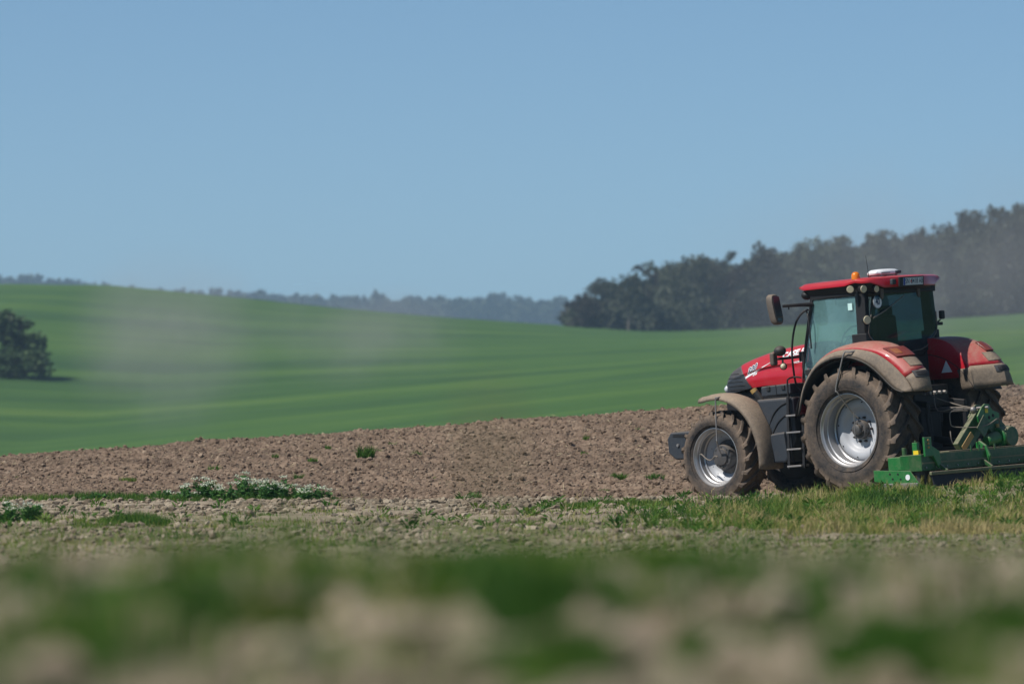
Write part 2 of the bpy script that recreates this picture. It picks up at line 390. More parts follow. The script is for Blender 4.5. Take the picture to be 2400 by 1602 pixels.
# the wheat field's colour: long bands of lighter and darker growth that follow the drilling direction
def wheat_mat():
    m, nt, b = new_mat('young_wheat')
    n1 = noise(nt, 1.0, 5, mapscale=(0.007, 0.024, 0.0), rough=0.6)
    n2 = noise(nt, 1.0, 6, mapscale=(0.012, 0.16, 0.0), rough=0.75)
    n3 = noise(nt, 3.0, 3)
    f = math_n(nt, 'ADD', math_n(nt, 'MULTIPLY', n1, 0.46), math_n(nt, 'ADD', math_n(nt, 'MULTIPLY', n2, 0.46), math_n(nt, 'MULTIPLY', n3, 0.08)))
    c = ramp(nt, f, [(0.38, (0.034, 0.080, 0.026)), (0.46, (0.048, 0.106, 0.028)), (0.53, (0.066, 0.134, 0.030)), (0.62, (0.098, 0.168, 0.036))])
    nt.links.new(c, b.inputs['Base Color']); b.inputs['Roughness'].default_value = 0.9; b.inputs['Specular IOR Level'].default_value = 0.1
    return m
M['wheat'] = wheat_mat()
M['ground'] = soil_mat('far_ground', [(0.3, (0.05, 0.085, 0.035)), (0.6, (0.09, 0.13, 0.05))], 0.02, 0.2)

def nonlin(a, b, fine0, fine1, d0, dmax):
    out = [fine0]; d = d0
    while out[-1] < fine1: out.append(out[-1] + d0)
    d = d0
    while out[-1] < b: d = min(d * 1.35, dmax); out.append(out[-1] + d)
    lo = [fine0]; d = d0
    while lo[-1] > a: d = min(d * 1.35, dmax); lo.append(lo[-1] - d)
    return np.array(lo[:0:-1] + out)
def coarse(X, Y):
    z = H(X, Y)
    inside = (np.abs(X) < 24) & (Y > 1) & (Y < 132)
    z = np.where(inside, z - 0.35, z)
    z = np.where((np.abs(X) < 200) & (Y >= 120) & (Y < RY + 50), z - 1.6, z)
    return z
tag(grid('ground', nonlin(-3600, 3600, -60, 60, 4, 150), nonlin(-300, 8600, 0, 160, 4, 70), coarse, M['ground']), kind='structure')
tag(grid('wheat_field', np.arange(-220, 220.1, 2.2), np.concatenate([np.arange(126, 200, 1.0), np.arange(200, RY + 70, 4.0)]),
         lambda X, Y: H(X, Y) + 0.05 * fbm(X / 1.5, Y / 1.5, 3, 2) + 0.4 * fbm(X / 30, Y / 16, 5, 3) * sm((Y - 170) / 60) + 0.02, M['wheat']), kind='structure')

# ploughed strip and field margin in the plane of focus
def plough_z(X, Y):
    k = sm((Y - 92.5 - 0.6 * fbm(X / 3, Y / 3, 9)) / 2.0)              # 1 on ploughed land
    z = H(X, Y) + 0.05 * fbm(X / 1.6, Y / 1.6, 2, 3) + k * 0.025 * np.sin((Y + 0.12 * X) * 2 * np.pi / 0.75 + 2 * fbm(X / 4, Y / 4, 17, 2))
    z = z + k * (0.075 * clodnoise(X, Y, 0.085, 3) + 0.045 * clodnoise(X + 3.3, Y, 0.24, 8) * (0.4 + 1.2 * vnoise(X / 1.3, Y / 1.3, 27)) + 0.03 * fbm(X / .12, Y / .12, 4, 2))
    z = z + (1 - k) * (0.06 * clodnoise(X, Y, 0.2, 5) + 0.03 * fbm(X / .2, Y / .2, 6, 2))
    return z
def margin_green(X, Y):
    right = sm((X - 1.2 - 0.10 * (88 - Y)) / 2.5) * sm((91.5 - Y) / 2)
    g = right * (0.55 + 0.7 * fbm(X / 0.8, Y / 2.0, 21, 3))
    low = sm((80 - Y) / 8) * (0.35 + 0.9 * fbm(X / 1.1, Y / 2.5, 23, 3)) * (1 - 0.5 * right)
    return np.clip(np.maximum(g, low), 0, 1)
tag(grid('field_margin', np.arange(-13, 14.01, 0.07), np.concatenate([np.arange(36, 62, 0.3), np.arange(62, 93.5, 0.12)]), plough_z, M['pale_soil'], False, margin_green), kind='structure')
tag(grid('ploughed_field', np.arange(-14.5, 15.51, 0.045), np.arange(93.38, 125.5, 0.075), plough_z, M['soil'], False), kind='structure')
tag(grid('verge', np.arange(-12, 12.1, 0.3), np.arange(14.5, 36.4, 0.4), lambda X, Y: H(X, Y) + 0.05 * fbm(X / 1.6, Y / 1.6, 2, 3), M['pale_soil'], True, lambda X, Y: np.clip(0.5 + fbm(X / 2, Y / 2, 5), 0, 1)), kind='structure')
def fore_z(X, Y):
    return H(X, Y) + 0.045 * fbm(X / 0.6, Y / 1.1, 12, 3) + 0.05 * clodnoise(X, Y, 0.28, 4) + 0.03 * clodnoise(X + 1, Y, 0.11, 9)
# clumps of growth near the camera: x, y, half width, half depth, blades, height, tint
def fpt(px, py):
    ys = np.linspace(6.0, 13.4, 400); xs = (px - 1200) * ys / F; zz = YH - H(xs, ys) * F / ys
    k = int(np.argmin(np.abs(zz - py))); return xs[k], ys[k]
FORE = []
for px, py, wpx, dep, n_, hm, t0 in [(250, 1550, 200, .6, 4200, .095, .12), (420, 1530, 200, .6, 4800, .10, .10), (620, 1520, 180, .6, 3300, .09, .16), (800, 1500, 170, .5, 3000, .08, .26), (170, 1640, 120, .5, 1300, .08, .40), (980, 1420, 90, .4, 500, .07, .70),
        (1110, 1490, 130, .9, 4200, .15, .28), (1280, 1540, 190, .7, 4400, .11, .24), (1190, 1640, 150, .5, 3400, .12, .34), (1450, 1520, 170, .5, 2200, .085, .28), (1640, 1460, 150, .5, 2300, .10, .36), (1580, 1400, 130, .5, 1300, .08, .5),
        (1960, 1470, 85, .4, 1100, .09, .26), (2150, 1650, 250, .4, 5000, .10, .30), (2340, 1640, 170, .5, 5000, .13, .29), (1840, 1500, 130, .4, 900, .08, .40), (1480, 1390, 200, .6, 1700, .08, .52), (1250, 1400, 200, .6, 1500, .09, .5), (1330, 1640, 120, .5, 2400, .14, .30),
        (420, 1400, 280, .6, 600, .06, .6), (1680, 1620, 120, .4, 900, .08, .35), (1800, 1380, 200, .4, 250, .05, .7), (60, 1470, 110, .6, 1100, .09, .42), (880, 1620, 220, .4, 500, .06, .6), (760, 1410, 200, .5, 400, .06, .65), (2050, 1540, 150, .4, 700, .07, .4), (350, 1470, 330, .5, 1800, .08, .30)]:
    cx, cyy = fpt(px, py - 40); FORE.append((cx, cyy, .92 * wpx * cyy / F, dep * .65, int(n_ * 1.3), hm * .82, t0))
def fore_green(X, Y):
    g = 0.06 + 0.25 * np.clip(fbm(X / .4, Y / .8, 31, 3), 0, 1)
    for cx, cyy, rx, ry, n_, hm, t0 in FORE:
        if n_ > 600: g = np.maximum(g, 0.85 * np.clip(1.5 - 1.3 * np.sqrt(((X - cx) / rx) ** 2 + ((Y - cyy) / ry) ** 2), 0, 1))
    return np.clip(g, 0, .9)
tag(grid('foreground_soil', np.arange(-3.2, 3.21, 0.03), np.arange(1.5, 14.8, 0.04), fore_z, M['fore_soil'], False, fore_green), kind='structure')

# ------------------------------------------------------------------ scattered soil lumps
bm = bmesh.new(); bmesh.ops.create_icosphere(bm, subdivisions=1, radius=1.0)
ICO_V = np.array([v.co[:] for v in bm.verts]); ICO_F = np.array([[v.index for v in f.verts] for f in bm.faces]); bm.free()
def lumps(P, size, flat=0.7, jag=0.35):
    n = len(P); k = len(ICO_V)
    V = ICO_V[None] * (1 + jag * (rng.random((n, k, 1)) * 2 - 1))
    a = rng.random(n) * 2 * np.pi; c, s = np.cos(a)[:, None], np.sin(a)[:, None]
    st = 0.7 + 0.7 * rng.random((n, 1))
    x, y, z = V[..., 0] * st, V[..., 1], V[..., 2] * flat
    V = np.stack([x * c - y * s, x * s + y * c, z], -1) * size[:, None, None] + P[:, None]
    Fc = (ICO_F[None] + (np.arange(n) * k)[:, None, None]).reshape(-1, 3)
    return V.reshape(-1, 3), Fc, np.repeat(rng.random(n), k)
def lump_mat(name, stops):
    m, nt, b = new_mat(name)
    at = node(nt, 'ShaderNodeAttribute', attribute_name='tint'); n2 = noise(nt, 25, 4)
    c = ramp(nt, math_n(nt, 'ADD', math_n(nt, 'MULTIPLY', at.outputs['Fac'], 0.6), math_n(nt, 'MULTIPLY', n2, 0.4)), stops)
    nt.links.new(c, b.inputs['Base Color']); b.inputs['Roughness'].default_value = 0.95; b.inputs['Specular IOR Level'].default_value = 0.1
    return m
M['clod'] = lump_mat('brown_clod_soil', [(0.1, (0.085, 0.057, 0.040)), (0.5, (0.190, 0.136, 0.098)), (0.80, (0.31, 0.236, 0.172)), (0.93, (0.52, 0.42, 0.29))])
M['pale_clod'] = lump_mat('pale_clod_soil', [(0.1, (0.12, 0.092, 0.066)), (0.5, (0.235, 0.190, 0.138)), (0.9, (0.39, 0.33, 0.25))])
n = 42000
y = 93 + 30 * rng.random(n) ** 1.1; x = (rng.random(n) - 0.5) * 2 * (y * 0.098)
sz = 0.009 + 0.014 * rng.random(n) + 0.042 * rng.random(n) ** 9
P = np.stack([x, y, plough_z(x, y) + sz * 0.25], -1)
V, Fc, T = lumps(P, sz)
tag(link('soil_clod', np_mesh('soil_clod', V, Fc, M['clod'], False, T)), 'brown clods strewn over the ploughed slope', 'clods', kind='stuff')
n = 24000
x = -11 + 15.5 * rng.random(n); y = 62 + 30.8 * rng.random(n) ** 0.55 + 0.5 * np.sin(x)
keep = (fbm(x / 1.5, y / 2, 14, 3) > -0.30 + 0.03 * (88 - y).clip(0, 12)) & ((x > -5.2) | (rng.random(n) < 0.45)) & ~((x > 1.5) & (y < 88.6) & (rng.random(n) < 0.85))
x, y = x[keep], y[keep]; sz = 0.014 + 0.02 * rng.random(len(x)) + 0.05 * rng.random(len(x)) ** 4
P = np.stack([x, y, plough_z(x, y) + sz * 0.3], -1)
V, Fc, T = lumps(P, sz)
tag(link('pale_clod', np_mesh('pale_clod', V, Fc, M['pale_clod'], False, T)), 'pale dry clods along the edge of the ploughed soil', 'clods', kind='stuff')
n = 6000   # more clods on the near part of the margin
y = 44 + 24 * rng.random(n); x = (rng.random(n) - 0.5) * 2 * 0.098 * y; sz = 0.012 + 0.035 * rng.random(n) ** 3
V, Fc, T = lumps(np.stack([x, y, plough_z(x, y) + sz * 0.3], -1), sz)
tag(link('verge_clod', np_mesh('verge_clod', V, Fc, M['pale_clod'], False, T)), 'soft pale clods between the foreground and the field margin', 'clods', kind='stuff')
n = 1500
y = 6.2 + 7.5 * rng.random(n); x = (rng.random(n) - 0.5) * 2 * (0.11 * y + 0.25); sz = (0.008 + 0.058 * rng.random(n) ** 5) * np.where(y > 10.8, .6, 1.0)
V, Fc, T = lumps(np.stack([x, y, fore_z(x, y) + sz * 0.3], -1), sz)
tag(link('foreground_clod', np_mesh('foreground_clod', V, Fc, M['pale_clod'], False, T)), 'blurred pale clods close to the camera', 'clods', kind='stuff')

# ------------------------------------------------------------------ grass and weeds
GRASS = [(0.0, (0.020, 0.068, 0.012)), (0.35, (0.066, 0.165, 0.022)), (0.6, (0.165, 0.245, 0.040)), (0.8, (0.30, 0.29, 0.080)), (1.0, (0.46, 0.38, 0.18))]
M['grass'] = leaf_mat('grass_blade', GRASS, 0.4)
M['weed'] = leaf_mat('weed_leaf', [(0.0, (0.026, 0.10, 0.026)), (0.5, (0.058, 0.175, 0.040)), (1.0, (0.14, 0.27, 0.065))])
M['petal'] = leaf_mat('white_petal', [(0.0, (0.42, 0.52, 0.30)), (0.5, (0.66, 0.70, 0.52)), (1.0, (0.80, 0.82, 0.70))], 0.25)
def blades(P, h, w, tint, lean=0.45, seg=2):
    n = len(P); a = rng.random(n) * 2 * np.pi; b = rng.random(n) * 2 * np.pi; l = lean * rng.random(n) * h
    wx, wy = np.cos(a) * w / 2, np.sin(a) * w / 2; lx, ly = np.cos(b) * l, np.sin(b) * l
    def pt(t, sgn, wf): return np.stack([P[:, 0] + lx * t * t + sgn * wx * wf, P[:, 1] + ly * t * t + sgn * wy * wf, P[:, 2] + h * (t - 0.18 * t * t * (l / np.maximum(h, 1e-6)))], -1)
    V = np.stack([pt(0, -1, 1), pt(0, 1, 1), pt(0.55, 1, .8), pt(0.55, -1, .8), pt(1, 0, 0)], 1)
    base = (np.arange(n) * 5)[:, None]
    Fc = np.concatenate([base + np.array([[0, 1, 2]]), base + np.array([[0, 2, 3]]), base + np.array([[3, 2, 4]])])
    return V.reshape(-1, 3), Fc, np.repeat(np.clip(tint, 0, 1), 5)
def leaves(P, D, L, W, tint):
    """flat oval leaves: root P, direction D"""
    n = len(P); D = D / np.linalg.norm(D, axis=1, keepdims=True)
    S = np.cross(D, rng.normal(size=(n, 3))); S /= np.linalg.norm(S, axis=1, keepdims=True)
    L = L[:, None]; W = W[:, None]
    V = np.stack([P, P + D * L * .5 + S * W / 2, P + D * L, P + D * L * .5 - S * W / 2], 1)
    base = (np.arange(n) * 4)[:, None]
    return V.reshape(-1, 3), base + np.array([[0, 1, 2, 3]]), np.repeat(np.clip(tint, 0, 1), 4)
def joinm(parts):
    Vs, Fs, Ts = [], [], []; o = 0
    for V, Fc, T in parts:
        Vs.append(V); Fs.append(Fc + o); Ts.append(T); o += len(V)
    return np.concatenate(Vs), np.concatenate(Fs), np.concatenate(Ts)

# meadow strip to the right of and below the tractor
n = 210000
y = 63 + 28.5 * rng.random(n); x = -0.5 + 11.2 * rng.random(n)
edge = 1.6 + 0.9 * np.sin(y * 0.9) + 0.30 * np.clip(y - 84, 0, 9)
dens = sm((x - edge) / 2.2) * np.clip(0.42 + 1.2 * fbm(x / 0.7, y / 1.6, 21, 3), 0.05, 1)
dens = dens * np.where((y > 89.2), 0.55, 1.0)
bare = np.exp(-(((x - 3.2) / 1.6) ** 2 + ((y - 84.0) / 1.3) ** 2)) + np.exp(-(((x - 4.1) / 0.5) ** 2 + ((y - 86.5) / .9) ** 2))
keep = rng.random(n) < dens * (1 - 0.95 * np.clip(bare, 0, 1)); x, y = x[keep], y[keep]
gz = fbm(x / 0.9, y / 2.2, 33, 3)
dry = np.clip(0.46 + 0.022 * np.clip(85 - y, 0, 20) + 1.0 * gz + 0.06 * (x - 5) * (y < 86) + 0.25 * rng.normal(size=len(x)) * .6, 0, 1)
h = (0.05 + 0.13 * rng.random(len(x))) * (1 + 1.5 * np.clip(fbm(x / .5, y / 1.0, 44, 2), -.45, 1))
V, Fc, T = blades(np.stack([x, y, plough_z(x, y) - 0.01], -1), h, 0.008 + 0.008 * rng.random(len(x)), dry, 0.9)
tag(link('meadow_grass', np_mesh('meadow_grass', V, Fc, M['grass'], False, T)), 'green and straw-coloured grass strip in front of the tractor', 'grass', kind='stuff')

# chopped straw on the ploughed soil
M['straw_bit'] = leaf_mat('old_straw', [(0.0, (0.26, 0.21, 0.12)), (1.0, (0.52, 0.44, 0.28))], .1)
n = 3200; y = 93.5 + 27 * rng.random(n); x = (rng.random(n) - .5) * 2 * .098 * y
V, Fc, T = leaves(np.stack([x, y, plough_z(x, y) + .012], -1), np.stack([rng.normal(size=n), rng.normal(size=n), .35 * rng.random(n)], -1), .05 + .14 * rng.random(n), np.full(n, .012), rng.random(n))
tag(link('straw', np_mesh('straw', V, Fc, M['straw_bit'], False, T)), 'bits of old straw lying on the ploughed soil', 'straw', kind='stuff')
# broad-leaved weeds and dead stems among the meadow grass
PQ, DQ, LQ, WQ, TQ = [], [], [], [], []
for k in range(420):
    y0 = 64 + 27 * random.random(); x0 = random.uniform(0.5, 10.0) if random.random() < .75 else random.uniform(-8, 1)
    if x0 < 1.6 + .3 * max(0, y0 - 84) and random.random() < .6: continue
    z0 = float(plough_z(np.array([x0]), np.array([y0]))[0]); rr_ = random.uniform(.05, .16); tone = random.random()
    if random.random() < .28:      # dead stem with a few side twigs
        hh = random.uniform(.15, .38); q = np.array([[x0, y0, z0]]); d = np.array([[random.gauss(0, .2), random.gauss(0, .2), 1.0]])
        PQ.append(q); DQ.append(d); LQ.append([hh]); WQ.append([.010]); TQ.append([1.0])
        for j in range(4): PQ.append(q + d * hh * (.5 + .12 * j)); DQ.append(np.array([[random.gauss(0, 1), random.gauss(0, 1), .8]])); LQ.append([.06]); WQ.append([.010]); TQ.append([.95])
        continue
    nn = random.randint(14, 40); a = rng.random(nn) * 6.28; r = rr_ * np.sqrt(rng.random(nn)) * .7
    PQ.append(np.stack([x0 + r * np.cos(a), y0 + r * np.sin(a), z0 + .10 * rng.random(nn)], -1)); DQ.append(np.stack([np.cos(a), np.sin(a), .3 + .9 * rng.random(nn)], -1))
    LQ.append(.05 + .09 * rng.random(nn)); WQ.append(.018 + .022 * rng.random(nn)); TQ.append(.12 + .35 * tone + .15 * rng.random(nn))
V, Fc, T = leaves(np.concatenate(PQ), np.concatenate(DQ), np.concatenate([np.asarray(q) for q in LQ]), np.concatenate([np.asarray(q) for q in WQ]), np.concatenate([np.asarray(q) for q in TQ]))
tag(link('meadow_weeds', np_mesh('meadow_weeds', V, Fc, M['grass'], False, T)), 'broad-leaved weeds and dead stems scattered through the grass strip', 'weeds', kind='stuff')

# patchy grass on the margin left of the tractor
def patch(cx, cy, rx, ry, n, hmin, hmax, t0, tv, w=0.010):
    a = rng.random(n) * 2 * np.pi; r = np.sqrt(rng.random(n)); x = cx + rx * r * np.cos(a); y = cy + ry * r * np.sin(a)
    h = (hmin + (hmax - hmin) * rng.random(n)) * (1.15 - 0.6 * r)
    return blades(np.stack([x, y, plough_z(x, y) - 0.01], -1), h, w * (0.7 + 0.6 * rng.random(n)), t0 + tv * rng.normal(size=n))
def at(px, py, y): return (px - 1200) * y / F
parts = []
for px, yy, wpx, n_, hm, t0 in [(250, 91.4, 180, 4200, .22, .30), (80, 91.2, 130, 2200, .18, .46), (390, 91.0, 130, 2400, .20, .38), (570, 91.2, 230, 6000, .20, .26), (690, 91.0, 110, 2000, .18, .34),
                                (320, 69, 80, 2600, .22, .33), (230, 68, 70, 700, .14, .5), (590, 78, 60, 500, .12, .45), (760, 80, 60, 400, .10, .65),
                                (1120, 83, 90, 900, .10, .45), (1330, 84, 120, 1800, .14, .42), (1450, 85, 110, 2200, .17, .38), (1540, 85.5, 90, 1600, .15, .62),
                                (1250, 79, 110, 700, .10, .55), (900, 76, 120, 700, .08, .7), (1050, 72, 160, 900, .09, .6), (640, 72, 200, 900, .08, .7), (150, 72, 140, 900, .08, .6),
                                (820, 90.5, 45, 500, .10, .60), (1250, 70, 200, 1500, .09, .55), (450, 68, 260, 1500, .08, .62)]:
    parts.append(patch(at(px, 0, yy), yy, wpx * yy / F, 1.1, n_, hm * .35, hm, t0, .16))
n_ = 48000; y = 42 + 49.5 * rng.random(n_) ** .7; x = (rng.random(n_) - .5) * 2 * .098 * y
ok = rng.random(n_) < np.clip(.18 + 1.0 * fbm(x / .9, y / 2.5, 71, 3) + .02 * (80 - y) - .12 * (y > 82), .02, 1); x, y = x[ok], y[ok]; n_ = len(x)
parts.append(blades(np.stack([x, y, plough_z(x, y) - .01], -1), .03 + .10 * rng.random(n_) ** 1.5, .008 + .006 * rng.random(n_), np.clip(.58 + .35 * fbm(x / 1.2, y / 2, 73, 2) + .15 * rng.normal(size=n_), .1, 1), .9))
V, Fc, T = joinm(parts)
tag(link('margin_grass', np_mesh('margin_grass', V, Fc, M['grass'], False, T)), 'patchy low grass on the pale margin left of the tractor', 'grass', kind='stuff')

# blurred grass close to the camera
parts = []
for cx, cyy, rx, ry, n_, hm, t0 in FORE:
    a = rng.random(n_) * 2 * np.pi; r = np.sqrt(rng.random(n_)); x = cx + rx * r * np.cos(a); y = cyy + ry * r * np.sin(a)
    h = hm * (0.35 + 0.65 * rng.random(n_)) * (1.15 - .6 * r)
    parts.append(blades(np.stack([x, y, fore_z(x, y) - .005], -1), h, 0.006 + 0.004 * rng.random(n_), t0 + .10 * rng.normal(size=n_), .8))
n_ = 17000; y = 6.3 + 7.6 * rng.random(n_) ** .8; x = (rng.random(n_) - .5) * 2 * (.105 * y + .3)
ok = rng.random(n_) < np.clip(.22 + 1.1 * fbm(x / .22, y / .5, 61, 2), .03, 1) * np.where(y > 10.8, .45, 1.0); x, y = x[ok], y[ok]; n_ = len(x)
parts.append(blades(np.stack([x, y, fore_z(x, y) - .005], -1), (.04 + .10 * rng.random(n_)) * (1 + np.clip(fbm(x / .3, y / .6, 63, 2), -.5, 1)), .005 + .004 * rng.random(n_), np.clip(.42 + .5 * fbm(x / .35, y / .7, 65, 2) + .1 * rng.normal(size=n_), .1, .95), .8))
V, Fc, T = joinm(parts)
tag(link('foreground_grass', np_mesh('foreground_grass', V, Fc, M['grass'], False, T)), 'blurred green grass clumps close to the camera', 'grass', kind='stuff')

# ------------------------------------------------------------------ weed tufts and flowering plants, one object each
def tuft(px, yy, hh, wd_, n_, t0, label):
    hh *= 1.25; wd_ *= 1.25; n_ = int(n_ * 1.5); x0 = at(px, 0, yy); z0 = float(plough_z(np.array([x0]), np.array([yy]))[0])
    r = np.sqrt(rng.random(n_)) * wd_ / 2; a = rng.random(n_) * 2 * np.pi
    V, Fc, T = blades(np.stack([r * np.cos(a), r * np.sin(a), np.full(n_, -0.02)], -1), hh * (.4 + .6 * rng.random(n_)), 0.012 + .008 * rng.random(n_), t0 + .12 * rng.normal(size=n_), .9)
    o = link('weed_tuft', np_mesh('weed_tuft', V, Fc, M['grass'], False, T), None, (x0, yy, z0))
    return tag(o, label, 'weed', 'weed tufts on the ploughed soil')
for a in [(857, 107, .23, .26, 150, .30, 'largest green weed tuft on the upper ploughed slope, below the skyline of soil'),
          (978, 107, .14, .16, 70, .34, 'green weed tuft just right of the largest tuft on the ploughed slope'),
          (503, 104, .13, .22, 90, .36, 'low green weed tuft on the ploughed slope above the white flowers'),
          (1375, 110, .14, .10, 40, .40, 'slim weed tuft on the ploughed slope, under the crest and left of the tractor'),
          (1450, 99, .12, .24, 100, .32, 'wide low weed tuft on the ploughed soil left of the front weight'),
          (1535, 98.5, .15, .26, 110, .28, 'dark green weed tuft on the ploughed soil beside the front weight'),
          (1113, 92.2, .16, .18, 90, .34, 'green weed tuft standing between the pale clods'),
          (300, 100, .08, .28, 60, .55, 'flat yellow-green weed on the ploughed soil, above the left end of the flower row'), (700, 100, .12, .14, 60, .30, 'small dark weed on the ploughed soil just above the right half of the flower row'), (645, 108, .09, .12, 40, .38, 'small weed high on the ploughed slope, above and left of the right-hand flowers'), (732, 105.5, .08, .16, 50, .36, 'low weed on the ploughed slope, straight above the right end of the flower row'), (888, 109, .09, .10, 30, .4, 'slim weed just above and right of the largest tuft, below the soil crest'),
          (918, 111.5, .11, .12, 40, .4, 'small weed nearly on the soil crest, right of the largest tuft'), (1225, 97, .08, .14, 40, .45, 'low weed in the middle of the ploughed soil, right of the straw-coloured veil'), (1498, 112, .08, .10, 30, .36, 'tiny weed close to the soil crest, left of the tractor'), (1370, 105, .07, .10, 30, .45, 'tiny pale weed below the slim tuft left of the tractor'),
          (500, 99, .07, .10, 30, .4, 'tiny weed on the ploughed soil above the tallest white flowers'), (40, 103, .08, .10, 30, .5, 'tiny weed on the ploughed soil at the far left of the picture'), (770, 110, .08, .10, 30, .4, 'tiny weed near the soil crest, left of the largest tuft'), (1015, 99.5, .08, .1, 30, .45, 'tiny weed alone on the ploughed soil, centre of the picture'), (1415, 96, .10, .14, 40, .4, 'small weed on the ploughed soil left of the front wheel')]:
    tuft(*a)

def flower_plant(px, yy, hh, wd_, nst, label, flowers=1.0):
    x0 = at(px, 0, yy); z0 = float(plough_z(np.array([x0]), np.array([yy]))[0])
    hh *= 1.22; wd_ *= 1.55; nst = int(nst * 1.9)
    root = empty('flowering_weed', loc=(x0, yy, z0 - 0.01)); tag(root, label, 'plant', 'white-flowered weeds on the field margin')
    P, D, L, W, T = [], [], [], [], []; stems = MB(); FP = []
    for s in range(nst):
        a = random.random() * 6.28; r = math.sqrt(random.random()) * wd_ / 2
        bx, by = r * .55 * math.cos(a), r * .55 * math.sin(a); tx, ty = r * math.cos(a), r * math.sin(a)
        sh = hh * (0.72 + 0.28 * random.random()) * (1 - 0.35 * (r / (wd_ / 2)) ** 2)
        stems.tube([(bx, by, -0.02), ((bx + tx) / 2, (by + ty) / 2, sh * .55), (tx, ty, sh)], [.006, .005, .003], 4)
        for k in range(24):
            t = 0.05 + 0.85 * k / 24; b = random.random() * 6.28
            P.append((bx + (tx - bx) * t, by + (ty - by) * t, sh * t)); D.append((math.cos(b), math.sin(b), random.uniform(-.2, .7)))
            L.append(random.uniform(.06, .12) * (1.15 - .5 * t)); W.append(random.uniform(.028, .05)); T.append(random.random() * .8 + .2 * t)
        if random.random() < flowers * .62: FP.append((tx, ty, sh))
    V, Fc, Tt = leaves(np.array(P), np.array(D), np.array(L), np.array(W), np.array(T))
    link('foliage', np_mesh('foliage', V, Fc, M['weed'], False, Tt), root)
    stems.build('stem', M['stem'], root)
    for (fx, fy, fz) in FP:
        m_ = 34; q = rng.normal(size=(m_, 3)) * np.array([.034, .034, .010]) + np.array([fx, fy, fz + .005])
        V, Fc, Tt = leaves(q, rng.normal(size=(m_, 3)) + np.array([0, 0, .6]), np.full(m_, .022) * (.7 + .6 * rng.random(m_)), np.full(m_, .02), .35 + .65 * rng.random(m_))
        link('blossom', np_mesh('blossom', V, Fc, M['petal'], False, Tt), root)
M['stem'] = plain('green_stem', (0.05, 0.12, 0.03), 0.7)
for a in [(375, 91.0, .20, .22, 4, 'small white-flowered weed at the left end of the flower row', .9),
          (432, 90.6, .22, .26, 7, 'low leafy weed with few white flowers, left of the tall bushy one', .35),
          (472, 91.0, .33, .42, 11, 'bushy white-flowered weed, leftmost tall one of the row', .9),
          (522, 90.6, .24, .30, 8, 'lower white-flowered weed in the dip between two tall ones', .6),
          (578, 91.2, .40, .40, 12, 'tallest white-flowered weed in the middle of the row', .9),
          (620, 90.8, .33, .36, 10, 'white-flowered weed right of the tallest in the row', .85),
          (668, 91.0, .37, .42, 11, 'broad white-flowered weed, second from the right end of the row', .9),
          (705, 90.5, .24, .28, 7, 'low leafy weed in front, near the right end of the flower row', .2),
          (738, 91.0, .28, .34, 9, 'white-flowered weed at the right end of the row', .9),
          (14, 72.0, .24, .30, 7, 'white-flowered weed cut by the left edge of the picture', .6),
          (74, 72.5, .27, .24, 7, 'white-flowered weed standing alone near the left edge', .9),
          (228, 90.0, .16, .30, 7, 'dark leafy weed without flowers left of the flower row', 0.0)]:
    flower_plant(*a)

# dry grass stalks close to the camera; the lens smears them into soft veils
M['straw'] = leaf_mat('straw', [(0.0, (0.22, 0.19, 0.11)), (1.0, (0.42, 0.36, 0.24))], .3)
def stalk(px, top_py, yy, head, label, n_=70, t=.6):
    x0 = at(px, 0, yy); z0 = float(fore_z(np.array([x0]), np.array([yy]))[0]); zt = (YH - top_py) * yy / F; hgt = zt - z0
    root = empty('grass_stalk', loc=(x0, yy, z0)); tag(root, label, 'grass stalk', None)
    s = MB(); s.tube([(0, 0, -.02), (.006, 0, hgt * .5), (-.004, .01, hgt - head * .5)], [.0016, .0013, .001], 5); s.build('stem', M['stem'], root)
    q = np.stack([rng.normal(size=n_) * .008, rng.normal(size=n_) * .008, hgt - head * rng.random(n_)], -1)
    V, Fc, T = leaves(q, rng.normal(size=(n_, 3)) * .6 + np.array([0, 0, 1]), np.full(n_, .014), np.full(n_, .004), t + .3 * rng.normal(size=n_))
    link('seed_head', np_mesh('seed_head', V, Fc, M['straw'], False, T), root)
stalk(1150, 960, 4.6, .07, 'blurred straw-coloured stalk veiling the ploughed soil', 130, .3)

